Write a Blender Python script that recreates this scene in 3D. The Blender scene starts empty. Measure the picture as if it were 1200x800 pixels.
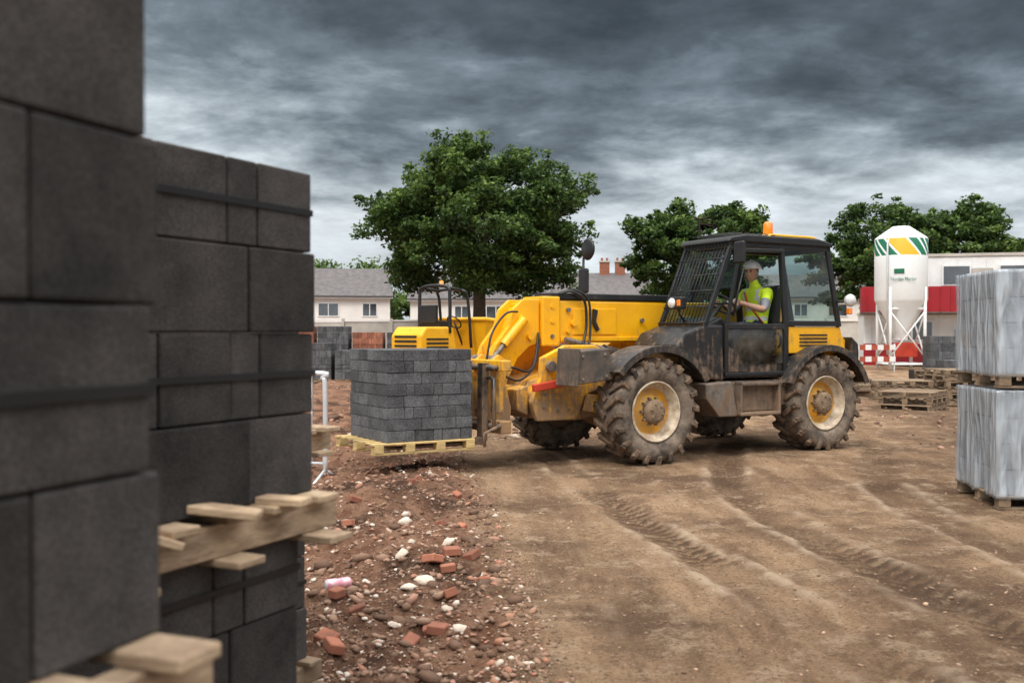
import bpy, bmesh, math, random
import numpy as np
from mathutils import Vector, Matrix, Euler
random.seed(7); rng=np.random.default_rng(7)
R=math.radians
scene=bpy.context.scene
col=scene.collection

# ------------------------------------------------------------ helpers
def link(o,parent=None):
    col.objects.link(o)
    if parent is not None: o.parent=parent
    return o
def empty(name,loc=(0,0,0),rz=0.0):
    e=bpy.data.objects.new(name,None); e.location=loc; e.rotation_euler=(0,0,rz)
    e.empty_display_size=.3
    return link(e)
def mesh_obj(name,verts,faces,mat,parent=None,smooth=False,bevel=0,seg=2):
    me=bpy.data.meshes.new(name); me.from_pydata([tuple(v) for v in verts],[],[tuple(f) for f in faces])
    bm=bmesh.new(); bm.from_mesh(me); bmesh.ops.recalc_face_normals(bm,faces=bm.faces); bm.to_mesh(me); bm.free()
    if mat: me.materials.append(mat)
    if smooth: me.polygons.foreach_set('use_smooth',[True]*len(me.polygons))
    o=bpy.data.objects.new(name,me); link(o,parent)
    if bevel>0:
        b=o.modifiers.new('b','BEVEL'); b.width=bevel; b.segments=seg; b.limit_method='ANGLE'; b.angle_limit=R(35)
    return o
BV=[(-1,-1,-1),(1,-1,-1),(1,1,-1),(-1,1,-1),(-1,-1,1),(1,-1,1),(1,1,1),(-1,1,1)]
BF=[(0,3,2,1),(4,5,6,7),(0,1,5,4),(1,2,6,5),(2,3,7,6),(3,0,4,7)]
def boxv(c,s,M=None):
    out=[]
    for v in BV:
        p=Vector((v[0]*s[0]/2,v[1]*s[1]/2,v[2]*s[2]/2))
        if M is not None: p=M@p
        out.append(p+Vector(c))
    return out
def boxes(name,lst,mat,parent=None,bevel=0.0,seg=1):
    V=[];F=[]
    for b in lst:
        c,s=b[0],b[1]; M=b[2] if len(b)>2 else None
        n=len(V); V+=boxv(c,s,M); F+=[tuple(i+n for i in f) for f in BF]
    return mesh_obj(name,V,F,mat,parent,bevel=bevel,seg=seg)
def box(name,c,s,mat,parent=None,rot=None,bevel=.012):
    M=Euler(rot).to_matrix() if rot else None
    return boxes(name,[(c,s,M)],mat,parent,bevel=bevel,seg=2)
def bx(name,x0,x1,y0,y1,z0,z1,mat,parent=None,bevel=.012):
    return box(name,((x0+x1)/2,(y0+y1)/2,(z0+z1)/2),(abs(x1-x0),abs(y1-y0),abs(z1-z0)),mat,parent,bevel=bevel)
def prism(name,pts,y0,y1,mat,parent=None,bevel=.015,axis='y'):
    n=len(pts)
    if axis=='y': V=[(p[0],y0,p[1]) for p in pts]+[(p[0],y1,p[1]) for p in pts]
    else: V=[(y0,p[0],p[1]) for p in pts]+[(y1,p[0],p[1]) for p in pts]
    F=[tuple(range(n)),tuple(range(2*n-1,n-1,-1))]+[(i,(i+1)%n,(i+1)%n+n,i+n) for i in range(n)]
    return mesh_obj(name,V,F,mat,parent,bevel=bevel)
def tube_vf(pts,radii,sides=8,cap=True):
    pts=[Vector(p) for p in pts]; n=len(pts)
    if not hasattr(radii,'__len__'): radii=[radii]*n
    V=[];F=[]; prev=None
    for i,p in enumerate(pts):
        d=(pts[min(i+1,n-1)]-pts[max(i-1,0)]).normalized()
        if prev is None:
            a=Vector((0,0,1)) if abs(d.z)<.9 else Vector((1,0,0))
            u=d.cross(a).normalized()
        else:
            u=(prev-d*prev.dot(d)).normalized()
        prev=u; w=d.cross(u)
        for k in range(sides):
            t=2*math.pi*k/sides
            V.append(p+(u*math.cos(t)+w*math.sin(t))*radii[i])
    for i in range(n-1):
        for k in range(sides):
            k2=(k+1)%sides
            F.append((i*sides+k,i*sides+k2,(i+1)*sides+k2,(i+1)*sides+k))
    if cap:
        F.append(tuple(range(sides-1,-1,-1))); F.append(tuple((n-1)*sides+k for k in range(sides)))
    return V,F
def tubes(name,lst,mat,parent=None,sides=8,smooth=True):
    V=[];F=[]
    for pts,r in lst:
        v,f=tube_vf(pts,r,sides); n=len(V); V+=v; F+=[tuple(i+n for i in q) for q in f]
    return mesh_obj(name,V,F,mat,parent,smooth=smooth)
def cyl(name,p0,p1,r,mat,parent=None,sides=20,r2=None,bevel=0.0):
    v,f=tube_vf([p0,p1],[r,r2 if r2 is not None else r],sides)
    return mesh_obj(name,v,f,mat,parent,bevel=bevel)
def curve_pts(P,n=20):
    P=[Vector(p) for p in P]; out=[]
    Q=[P[0]]+P+[P[-1]]
    for i in range(1,len(Q)-2):
        for k in range(n):
            t=k/n; a,b,c,d=Q[i-1],Q[i],Q[i+1],Q[i+2]
            out.append(.5*((2*b)+(-a+c)*t+(2*a-5*b+4*c-d)*t*t+(-a+3*b-3*c+d)*t**3))
    out.append(P[-1]); return out
def lathe(name,prof,center,mat,parent=None,axis='y',seg=48,smooth=True):
    V=[];F=[];n=len(prof)
    for k in range(seg):
        t=2*math.pi*k/seg; c,s=math.cos(t),math.sin(t)
        for (r,a) in prof:
            if axis=='y': V.append((center[0]+r*c,center[1]+a,center[2]+r*s))
            elif axis=='x': V.append((center[0]+a,center[1]+r*c,center[2]+r*s))
            else: V.append((center[0]+r*c,center[1]+r*s,center[2]+a))
    for k in range(seg):
        k2=(k+1)%seg
        for i in range(n-1):
            F.append((k*n+i,k*n+i+1,k2*n+i+1,k2*n+i))
    return mesh_obj(name,V,F,mat,parent,smooth=smooth)

# ------------------------------------------------------------ materials
def pmat(name,c1,c2=None,scale=5,rough=.7,metal=0,bump=0,bscale=30,dirt=None,island=0.0,spec=.4,detail=6,stretch=None,pits=None):
    m=bpy.data.materials.new(name); m.use_nodes=True; nt=m.node_tree; N=nt.nodes; L=nt.links
    b=N['Principled BSDF']; b.inputs['Roughness'].default_value=rough; b.inputs['Metallic'].default_value=metal
    b.inputs['Specular IOR Level'].default_value=spec
    g=N.new('ShaderNodeNewGeometry'); pos=g.outputs['Position']
    if stretch:
        mp=N.new('ShaderNodeMapping'); mp.inputs['Scale'].default_value=stretch; L.new(pos,mp.inputs['Vector']); pos=mp.outputs['Vector']
    c2=c2 or tuple(x*.75 for x in c1)
    nz=N.new('ShaderNodeTexNoise'); nz.inputs['Scale'].default_value=scale; nz.inputs['Detail'].default_value=detail; nz.inputs['Roughness'].default_value=.65
    L.new(pos,nz.inputs['Vector'])
    rp=N.new('ShaderNodeMapRange'); rp.inputs['From Min'].default_value=.35; rp.inputs['From Max'].default_value=.65
    L.new(nz.outputs['Fac'],rp.inputs['Value'])
    mx=N.new('ShaderNodeMix'); mx.data_type='RGBA'; mx.inputs[6].default_value=(*c1,1); mx.inputs[7].default_value=(*c2,1)
    L.new(rp.outputs['Result'],mx.inputs[0]); out=mx.outputs[2]
    if pits:
        nv=N.new('ShaderNodeTexNoise'); nv.inputs['Scale'].default_value=pits; nv.inputs['Detail'].default_value=3; L.new(pos,nv.inputs['Vector'])
        pr=N.new('ShaderNodeMapRange'); pr.inputs['From Min'].default_value=.36; pr.inputs['From Max'].default_value=.64; pr.inputs['To Min'].default_value=.68; pr.inputs['To Max'].default_value=1.28; L.new(nv.outputs['Fac'],pr.inputs['Value'])
        pm=N.new('ShaderNodeVectorMath'); pm.operation='SCALE'; L.new(out,pm.inputs[0]); L.new(pr.outputs[0],pm.inputs['Scale']); out=pm.outputs['Vector']
    if island:
        mr=N.new('ShaderNodeMapRange'); mr.inputs['To Min'].default_value=1-island; mr.inputs['To Max'].default_value=1+island
        L.new(g.outputs['Random Per Island'],mr.inputs['Value'])
        ml=N.new('ShaderNodeVectorMath'); ml.operation='SCALE'; L.new(out,ml.inputs[0]); L.new(mr.outputs['Result'],ml.inputs['Scale']); out=ml.outputs['Vector']
    if dirt:
        dc,amt,z0,z1=dirt
        sx=N.new('ShaderNodeSeparateXYZ'); L.new(g.outputs['Position'],sx.inputs[0])
        mz=N.new('ShaderNodeMapRange'); mz.inputs['From Min'].default_value=z0; mz.inputs['From Max'].default_value=z1
        mz.inputs['To Min'].default_value=.4*amt; mz.inputs['To Max'].default_value=-.07; L.new(sx.outputs['Z'],mz.inputs['Value'])
        # blotches plus vertical runs
        ms=N.new('ShaderNodeMapping'); ms.inputs['Scale'].default_value=(3,3,.45); L.new(g.outputs['Position'],ms.inputs['Vector'])
        n3=N.new('ShaderNodeTexNoise'); n3.inputs['Scale'].default_value=7; n3.inputs['Detail'].default_value=6; L.new(ms.outputs[0],n3.inputs['Vector'])
        n2=N.new('ShaderNodeTexNoise'); n2.inputs['Scale'].default_value=5.5; n2.inputs['Detail'].default_value=10; n2.inputs['Roughness'].default_value=.75
        L.new(g.outputs['Position'],n2.inputs['Vector'])
        av=N.new('ShaderNodeMath'); av.operation='MULTIPLY_ADD'; av.inputs[1].default_value=.35; L.new(n3.outputs['Fac'],av.inputs[0])
        sc=N.new('ShaderNodeMath'); sc.operation='MULTIPLY'; sc.inputs[1].default_value=.68; L.new(n2.outputs['Fac'],sc.inputs[0]); L.new(sc.outputs[0],av.inputs[2])
        ad=N.new('ShaderNodeMath'); ad.operation='ADD'; L.new(av.outputs[0],ad.inputs[0]); L.new(mz.outputs['Result'],ad.inputs[1])
        r2=N.new('ShaderNodeMapRange'); r2.inputs['From Min'].default_value=.52; r2.inputs['From Max'].default_value=.70; r2.inputs['To Max'].default_value=.92; L.new(ad.outputs[0],r2.inputs['Value'])
        m2=N.new('ShaderNodeMix'); m2.data_type='RGBA'; L.new(r2.outputs['Result'],m2.inputs[0]); L.new(out,m2.inputs[6]); m2.inputs[7].default_value=(*dc,1); out=m2.outputs[2]
        rr=N.new('ShaderNodeMapRange'); rr.inputs['To Min'].default_value=rough; rr.inputs['To Max'].default_value=.9; L.new(r2.outputs['Result'],rr.inputs['Value']); L.new(rr.outputs['Result'],b.inputs['Roughness'])
    L.new(out,b.inputs['Base Color'])
    if bump:
        nb=N.new('ShaderNodeTexNoise'); nb.inputs['Scale'].default_value=bscale; nb.inputs['Detail'].default_value=8; L.new(pos,nb.inputs['Vector'])
        bp=N.new('ShaderNodeBump'); bp.inputs['Strength'].default_value=1; bp.inputs['Distance'].default_value=bump
        L.new(nb.outputs['Fac'],bp.inputs['Height']); L.new(bp.outputs['Normal'],b.inputs['Normal'])
    return m
MUD=(.23,.15,.095)
M_block=pmat('concrete_block_grey',(.076,.069,.065),(.036,.034,.033),scale=5,rough=.95,bump=.003,bscale=220,island=.28,spec=.1,detail=12,pits=230)
M_block2=pmat('concrete_block_mid',(.125,.126,.13),(.07,.071,.075),scale=6,rough=.95,bump=.003,bscale=90,island=.3,spec=.15,pits=60)
M_red=pmat('red_brick',(.34,.13,.075),(.2,.08,.05),scale=6,rough=.9,island=.3)
M_strap=pmat('strap_black',(.012,.012,.013),rough=.45)
M_wood=pmat('pallet_wood',(.50,.37,.24),(.25,.17,.11),scale=10,rough=.8,bump=.003,bscale=60,island=.32,stretch=(1,1,5))
M_woody=pmat('pallet_wood_fresh',(.66,.48,.2),(.42,.3,.14),scale=10,rough=.8,bump=.003,bscale=60,island=.2,stretch=(1,1,5))
M_wood_old=pmat('old_wood',(.28,.2,.13),(.16,.11,.07),scale=10,rough=.85,island=.3)
M_yel=pmat('yellow_paint',(.9,.45,.007),(.8,.38,.007),scale=2.5,rough=.3,spec=.5,dirt=(MUD,.62,.45,1.6),bump=.0006,bscale=25)
M_yel2=pmat('yellow_paint_clean',(.88,.45,.01),(.78,.38,.01),scale=3,rough=.4,dirt=(MUD,.25,.2,1.6))
M_blk=pmat('black_paint',(.013,.013,.015),(.024,.022,.02),scale=4,rough=.3,dirt=(MUD,.4,.35,1.8))
M_fend=pmat('fender_plastic',(.02,.021,.024),(.038,.035,.032),scale=4,rough=.36,dirt=(MUD,.3,.4,2.0))
M_blkclean=pmat('black_trim',(.012,.012,.014),(.02,.02,.02),rough=.4)
M_dark=pmat('grimy_steel',(.055,.05,.045),(.12,.09,.068),scale=7,rough=.7,dirt=(MUD,.6,.3,1.3),bump=.003,bscale=25)
M_steel=pmat('bare_steel',(.28,.26,.24),(.13,.11,.09),scale=9,rough=.45,metal=.5,dirt=(MUD,.4,.3,1.8))
M_galv=pmat('galvanised',(.72,.74,.76),(.58,.6,.62),rough=.35,metal=.4)
M_rubber=pmat('tyre_rubber_muddy',(.25,.195,.148),(.055,.046,.04),scale=6,rough=.95,bump=.01,bscale=22,detail=10,spec=.15)
M_lug=pmat('tyre_lug_muddy',(.22,.15,.1),(.04,.033,.028),scale=9,rough=.95,bump=.006,bscale=30,spec=.15)
M_rim=pmat('rim_cream',(.66,.57,.43),(.34,.25,.17),scale=9,rough=.7,bump=.003,bscale=25)
M_rimy=pmat('rim_yellow',(.82,.40,.02),(.45,.28,.12),scale=8,rough=.6)
M_hub=pmat('hub_mud',(.15,.1,.063),(.28,.2,.13),scale=14,rough=.9,bump=.006,bscale=40)
M_redp=pmat('red_paint',(.55,.045,.02),(.42,.05,.025),rough=.5)
M_rw=pmat('board_red',(.42,.09,.05),rough=.6)
M_orange=pmat('beacon_orange',(.95,.25,.01),(.8,.2,.01),rough=.15,spec=.6)
M_lamp=pmat('lamp_lens',(.8,.8,.78),rough=.1,spec=.8)
M_white=pmat('white_paint',(.8,.81,.8),(.68,.69,.68),scale=1.5,rough=.5)
M_render=pmat('house_render',(.84,.82,.78),(.72,.7,.66),scale=.6,rough=.9)
M_roof=pmat('slate_roof',(.085,.082,.085),(.15,.13,.125),scale=2.5,rough=.75,bump=.02,bscale=12)
M_wallf=pmat('site_wall',(.55,.52,.46),(.4,.37,.33),scale=.8,rough=.9)
M_win=pmat('window_glass_dark',(.03,.035,.04),(.08,.09,.1),scale=.5,rough=.08,spec=.8)
M_cabred=pmat('cabin_red',(.34,.01,.018),(.25,.01,.016),scale=1.5,rough=.55)
M_green=pmat('sign_green',(.01,.16,.08),rough=.5)
M_bark=pmat('bark',(.09,.065,.045),(.05,.038,.028),scale=3,rough=.95,bump=.03,bscale=9)
M_pink=pmat('can_pink',(.75,.2,.28),(.85,.6,.6),scale=30,rough=.3,metal=.3)

def glass(name,tint=(.6,.7,.68),t=.72,refl=.05):
    m=bpy.data.materials.new(name); m.use_nodes=True; nt=m.node_tree; N=nt.nodes; L=nt.links
    N.remove(N['Principled BSDF']); out=N['Material Output']
    tr=N.new('ShaderNodeBsdfTransparent'); tr.inputs[0].default_value=(*tint,1)
    gl=N.new('ShaderNodeBsdfGlossy'); gl.inputs['Roughness'].default_value=.03; gl.inputs[0].default_value=(.7,.75,.8,1)
    df=N.new('ShaderNodeBsdfDiffuse'); df.inputs[0].default_value=(.25,.22,.18,1)
    m1=N.new('ShaderNodeMixShader'); m2=N.new('ShaderNodeMixShader')
    lw=N.new('ShaderNodeLayerWeight'); lw.inputs['Blend'].default_value=.12
    ad=N.new('ShaderNodeMath'); ad.operation='ADD'; ad.inputs[1].default_value=refl; L.new(lw.outputs['Fresnel'],ad.inputs[0])
    L.new(ad.outputs[0],m1.inputs[0]); L.new(tr.outputs[0],m1.inputs[1]); L.new(gl.outputs[0],m1.inputs[2])
    g=N.new('ShaderNodeNewGeometry'); nz=N.new('ShaderNodeTexNoise'); nz.inputs['Scale'].default_value=3; nz.inputs['Detail'].default_value=8
    L.new(g.outputs['Position'],nz.inputs['Vector'])
    mr=N.new('ShaderNodeMapRange'); mr.inputs['From Min'].default_value=.45; mr.inputs['From Max'].default_value=.8; mr.inputs['To Max'].default_value=1-t
    L.new(nz.outputs['Fac'],mr.inputs['Value'])
    L.new(mr.outputs['Result'],m2.inputs[0]); L.new(m1.outputs[0],m2.inputs[1]); L.new(df.outputs[0],m2.inputs[2]); L.new(m2.outputs[0],out.inputs[0])
    return m
M_glass=glass('cab_glass',(.6,.7,.68),.85,.04)
M_glassd=glass('dusty_glass',(.3,.36,.36),.5,.04)

# ------------------------------------------------------------ noise in numpy
TAB=np.random.default_rng(3).random((256,256))
def vnoise(x,y,s):
    x=x*s+37.3; y=y*s+91.7
    xi=np.floor(x).astype(np.int64); yi=np.floor(y).astype(np.int64); fx=x-xi; fy=y-yi
    fx=fx*fx*(3-2*fx); fy=fy*fy*(3-2*fy)
    a=TAB[xi%256,yi%256]; b=TAB[(xi+1)%256,yi%256]; c=TAB[xi%256,(yi+1)%256]; d=TAB[(xi+1)%256,(yi+1)%256]
    return (a*(1-fx)+b*fx)*(1-fy)+(c*(1-fx)+d*fx)*fy-.5
def fbm(x,y,s,o=4):
    t=0;a=1
    for i in range(o):
        t=t+a*vnoise(x+i*13.1,y-i*7.7,s*2**i); a*=.5
    return t
def sstep(a,b,v):
    t=np.clip((v-a)/(b-a),0,1); return t*t*(3-2*t)
def edge_x(y):
    return np.interp(y,[-5,3,4.3,5.65,8.3,13.5,20,60],[.15,.1,.02,-.05,-.3,-.85,-1.6,-4])
TR=[([(.35,12.5),(.62,10.6),(.85,9),(1.2,7),(1.5,5.5),(1.72,4),(1.8,2)],.38,1.0),
    ([(3.0,13.5),(2.35,11),(2.12,9),(2.3,6.7),(2.6,4),(2.7,2)],.40,1.0),
    ([(6.5,16.5),(4.6,12.5),(3.6,9.5),(3.4,6.7),(3.6,4)],.42,.8),
    ([(.2,11),(.42,9),(.62,7),(.72,5),(.75,3)],.3,.35)]
def track_fields(x,y):
    dust=np.zeros_like(x); tread=np.zeros_like(x); dep=np.zeros_like(x)
    for ti,(P,w,st) in enumerate(TR):
        best=np.full_like(x,1e9); sd=np.zeros_like(x); al=np.zeros_like(x); acc=0
        pp=curve_pts([(a,b,0) for a,b in P],5)
        for i in range(len(pp)-1):
            ax,ay=pp[i].x,pp[i].y; bx_,by_=pp[i+1].x,pp[i+1].y
            dx,dy=bx_-ax,by_-ay; l=math.hypot(dx,dy)
            t=np.clip(((x-ax)*dx+(y-ay)*dy)/(l*l),0,1)
            qx=x-(ax+t*dx); qy=y-(ay+t*dy); d=np.hypot(qx,qy); m=d<best
            best=np.where(m,d,best); sd=np.where(m,np.sign(dx*qy-dy*qx)*d,sd); al=np.where(m,acc+t*l,al); acc+=l
        best=best+.06*fbm(x,y,2.2,4)
        rut=sstep(w/2+.05,w/2-.08,best)
        inside=rut*sstep(-.1,.22,fbm(x+ti*9,y,.6,4)+.12)
        ph=(al+np.abs(sd)*.8+.03*fbm(x,y,5,2))/.125
        lug=sstep(-.1,.5,np.sin(ph*2*math.pi+np.where(sd>0,math.pi,0)))
        rim=np.exp(-((best-w/2-.02)/.05)**2)*sstep(-.2,.3,fbm(x+ti*5,y+3,.9,4))*sstep(-.5,.3,fbm(x,y,9,3))
        tread=np.maximum(tread,np.maximum(inside*lug,rut*.45*sstep(-.3,.3,fbm(x,y,1.5,4)))*st); dust=np.maximum(dust,rim*st)
        dep=dep-rut*.012*st-inside*.010*st+inside*lug*.013*st+rim*.016*st
    return dust,tread,dep
def ground_h(x,y,full=False):
    e=edge_x(y)+.28*fbm(x*0,y,.7,3)+.16*fbm(x,y,2.5,3)
    road=sstep(-.25,.2,x-e)
    far=sstep(15,22,y)
    rough=.11*fbm(x,y,.7,3)+.09*fbm(x,y,3.1,4)+.045*fbm(x,y,14,3)
    rd=.03*fbm(x,y,.45,3)+.022*fbm(x,y,5,4)+.014*fbm(x,y,17,3)*sstep(-.15,.25,fbm(x,y,.9,3))
    dust,tread,dep=track_fields(x,y)
    near=sstep(24,18,y)
    dep=dep*road*near
    mound=.16*np.exp(-((x+1.15)/.55)**2-((y-8.6)/1.5)**2)+.10*np.exp(-((x+.75)/.35)**2-((y-6.6)/1.0)**2)
    h=road*rd+(1-road)*(rough-.02+mound)+dep+.06*np.exp(-((x-e+.08)/.22)**2)*(fbm(x,y,1.8,3)+.45)*near
    h=h+far*(.22*fbm(x,y,.25,4))*sstep(300,80,y)
    right=sstep(4.6,6.5,x-(y-9)*.12)*sstep(34,9,y)
    h=h+right*.07*(fbm(x,y,2.2,4))
    if full: return h,road,dust*road*near,tread*road*near,right
    return h
def axis_pts(segs,lo,hi,grow):
    a=list(segs); st=a[1]-a[0]; left=[]; v=a[0]; s=st
    while v>lo: s*=grow; v-=s; left.append(v)
    right=[]; v=a[-1]; s=a[-1]-a[-2]
    while v<hi: s*=grow; v+=s; right.append(v)
    return np.array(left[::-1]+a+right)
ax=axis_pts(list(np.arange(-3,4.6,.022)),-1800,1800,1.045)
ay=axis_pts(list(np.arange(3.4,8,.02))+list(np.arange(8,16,.04)),-60,3000,1.045)
X,Y=np.meshgrid(ax,ay); nx,ny=len(ax),len(ay)
xf,yf=X.ravel(),Y.ravel()
H,ROAD,DUST,TREAD,RIGHT=ground_h(xf,yf,True)
me=bpy.data.meshes.new('ground'); nv=nx*ny; nf=(nx-1)*(ny-1)
me.vertices.add(nv); me.vertices.foreach_set('co',np.stack([xf,yf,H],1).astype(np.float32).ravel())
idx=np.arange(nv).reshape(ny,nx); q=np.stack([idx[:-1,:-1],idx[:-1,1:],idx[1:,1:],idx[1:,:-1]],-1).reshape(-1)
me.loops.add(nf*4); me.loops.foreach_set('vertex_index',q.astype(np.int32))
me.polygons.add(nf); me.polygons.foreach_set('loop_start',(np.arange(nf)*4).astype(np.int32))
me.update(calc_edges=True); me.polygons.foreach_set('use_smooth',np.ones(nf,bool))
at=me.color_attributes.new('zones','FLOAT_COLOR','POINT')
at.data.foreach_set('color',np.stack([ROAD,DUST,TREAD,RIGHT],1).astype(np.float32).ravel())
ground=link(bpy.data.objects.new('ground',me))
def ground_mat():
    m=bpy.data.materials.new('dirt'); m.use_nodes=True; N=m.node_tree.nodes; L=m.node_tree.links; b=N['Principled BSDF']
    b.inputs['Roughness'].default_value=.95; b.inputs['Specular IOR Level'].default_value=.15
    g=N.new('ShaderNodeNewGeometry'); P=g.outputs['Position']
    def noise(s,d=6,r=.6,vec=None):
        n=N.new('ShaderNodeTexNoise'); n.inputs['Scale'].default_value=s; n.inputs['Detail'].default_value=d; n.inputs['Roughness'].default_value=r; L.new(vec or P,n.inputs['Vector']); return n.outputs['Fac']
    def mr(v,a,b2,c=0,d=1):
        n=N.new('ShaderNodeMapRange'); n.inputs['From Min'].default_value=a; n.inputs['From Max'].default_value=b2; n.inputs['To Min'].default_value=c; n.inputs['To Max'].default_value=d; L.new(v,n.inputs['Value']); return n.outputs['Result']
    def mix(f,a,b2):
        n=N.new('ShaderNodeMix'); n.data_type='RGBA'
        for i,v in ((6,a),(7,b2)):
            if isinstance(v,tuple): n.inputs[i].default_value=(*v,1)
            else: L.new(v,n.inputs[i])
        if isinstance(f,float): n.inputs[0].default_value=f
        else: L.new(f,n.inputs[0])
        return n.outputs[2]
    def mul(a,b2):
        n=N.new('ShaderNodeMath'); n.operation='MULTIPLY'; L.new(a,n.inputs[0])
        if isinstance(b2,float): n.inputs[1].default_value=b2
        else: L.new(b2,n.inputs[1])
        return n.outputs[0]
    A=N.new('ShaderNodeVertexColor'); A.layer_name='zones'; S=N.new('ShaderNodeSeparateColor'); L.new(A.outputs['Color'],S.inputs[0])
    road,dust,tread=S.outputs[0],S.outputs[1],S.outputs[2]; right=A.outputs['Alpha']
    mp=N.new('ShaderNodeMapping'); mp.inputs['Scale'].default_value=(1.8,.3,1); mp.inputs['Rotation'].default_value=(0,0,R(-14)); L.new(P,mp.inputs['Vector'])
    streak=noise(1.3,10,.68,mp.outputs['Vector'])
    c_road=mix(mr(streak,.38,.60),(.47,.305,.18),(.235,.14,.08))
    c_road=mix(mr(noise(.55,9,.68),.48,.60),c_road,(.165,.098,.058))
    c_road=mix(mul(mr(noise(3,9,.75),.52,.62),.65),c_road,(.58,.42,.28))
    c_road=mix(mul(mr(noise(38,8,.8),.50,.62),.85),c_road,(.11,.068,.042))
    c_road=mix(mul(mr(noise(55,6,.78),.57,.66),.7),c_road,(.64,.52,.38))
    c_rub=mix(mr(noise(4,9,.72),.4,.6),(.18,.085,.05),(.33,.185,.115))
    c_rub=mix(mr(noise(1.1,6,.65),.48,.6),c_rub,(.08,.042,.026))
    c_rub=mix(mul(mr(noise(28,8,.75),.54,.66),.8),c_rub,(.42,.29,.21))
    c=mix(road,c_rub,c_road)
    c=mix(mul(right,mr(noise(2.0,9,.72),.4,.52)),c,(.12,.072,.045))
    c=mix(mul(tread,.85),c,(.095,.058,.036))
    c=mix(mul(dust,.8),c,(.62,.47,.33))
    L.new(c,b.inputs['Base Color'])
    n1=noise(22,10,.78); n2=noise(90,6,.7)
    ad=N.new('ShaderNodeMath'); ad.operation='MULTIPLY_ADD'; L.new(n2,ad.inputs[0]); ad.inputs[1].default_value=.35; L.new(n1,ad.inputs[2])
    bp=N.new('ShaderNodeBump'); bp.inputs['Strength'].default_value=1; bp.inputs['Distance'].default_value=.055; L.new(ad.outputs[0],bp.inputs['Height']); L.new(bp.outputs['Normal'],b.inputs['Normal'])
    return m
me.materials.append(ground_mat())

# ------------------------------------------------------------ stones
def ico(sub):
    bm=bmesh.new(); bmesh.ops.create_icosphere(bm,subdivisions=sub,radius=1); v=np.array([x.co[:] for x in bm.verts]); f=np.array([[q.index for q in p.verts] for p in bm.faces]); bm.free(); return v,f
def scatter(name,xs,ys,rs,mat,sub=1,flat=.6):
    v0,f0=ico(sub); n=len(xs); hs=ground_h(xs,ys)
    VV=[];FF=[]
    for i in range(n):
        j=v0*(1+rng.normal(0,.2,(len(v0),1)))*np.array([rng.uniform(.8,1.5),rng.uniform(.6,1.1),rng.uniform(flat*.7,flat*1.2)])*rs[i]
        a=rng.uniform(0,6.28); c,s=math.cos(a),math.sin(a); tl=rng.normal(0,.25)
        x=j[:,0]*c-j[:,1]*s; y=j[:,0]*s+j[:,1]*c; z=j[:,2]+x*tl
        VV.append(np.stack([x+xs[i],y+ys[i],z+hs[i]+rs[i]*.15],1)); FF.append(f0+i*len(v0))
    V=np.concatenate(VV); F=np.concatenate(FF)
    me=bpy.data.meshes.new(name); me.vertices.add(len(V)); me.vertices.foreach_set('co',V.astype(np.float32).ravel())
    me.loops.add(len(F)*3); me.loops.foreach_set('vertex_index',F.astype(np.int32).ravel()); me.polygons.add(len(F)); me.polygons.foreach_set('loop_start',(np.arange(len(F))*3).astype(np.int32))
    me.update(calc_edges=True); me.materials.append(mat); return link(bpy.data.objects.new(name,me))
def stone_mat():
    m=pmat('rubble_stone',(.3,.22,.16),rough=.9,bump=.004,bscale=60); N=m.node_tree.nodes; L=m.node_tree.links
    g=N.new('ShaderNodeNewGeometry'); cr=N.new('ShaderNodeValToRGB'); e=cr.color_ramp
    e.elements[0].color=(.1,.055,.034,1); e.elements[1].position=1; e.elements[1].color=(.7,.62,.53,1)
    for p,c in ((.4,(.19,.11,.07,1)),(.68,(.29,.18,.12,1)),(.82,(.36,.16,.1,1)),(.93,(.46,.37,.29,1))):
        k=e.elements.new(p); k.color=c
    L.new(g.outputs['Random Per Island'],cr.inputs[0]); L.new(cr.outputs[0],N['Principled BSDF'].inputs['Base Color']); return m
M_stone=stone_mat()
n=5200; ys=3.9+rng.random(n)**1.4*10; xs=edge_x(ys)-rng.random(n)**1.0*(.35+.22*ys)+.15
rs=.007+.022*rng.random(n)**2.2+.03*(rng.random(n)>.975)
scatter('rubble',xs,ys,rs,M_stone,1)
n=7000; ys=3.9+rng.random(n)**1.3*9; xs=edge_x(ys)-rng.random(n)*(.3+.25*ys)+.25
scatter('gravel',xs,ys,.004+.008*rng.random(n)**1.5,M_stone,1)
n=3800; ys=3.9+rng.random(n)**1.3*11; xs=edge_x(ys)+rng.random(n)**1.4*6.5
scatter('dirt_clods',xs,ys,.003+.012*rng.random(n)**3,pmat('clod',(.2,.125,.08),(.36,.24,.155),rough=.95,island=.45),1)
n=700; ys=9+rng.random(n)*12; xs=4.8+rng.random(n)*6+(ys-9)*.15
scatter('rubble',xs,ys,.012+.05*rng.random(n)**3,M_stone,1)
n=1200; ys=14+rng.random(n)*18; xs=-6+rng.random(n)*9-(ys-14)*.1
scatter('rubble',xs,ys,.015+.07*rng.random(n)**3,M_stone,1)
scatter('rubble',np.array([-.52,-.6,-.35,-.72,-.25,-.62,-.45,-.2,-.8]),np.array([5.9,5.75,5.3,6.5,5.0,5.2,6.9,6.1,7.4]),np.array([.06,.045,.04,.05,.035,.04,.04,.03,.05]),pmat('pale_stone',(.66,.56,.47),(.5,.4,.31),rough=.9,bump=.006,bscale=40),2)
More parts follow.
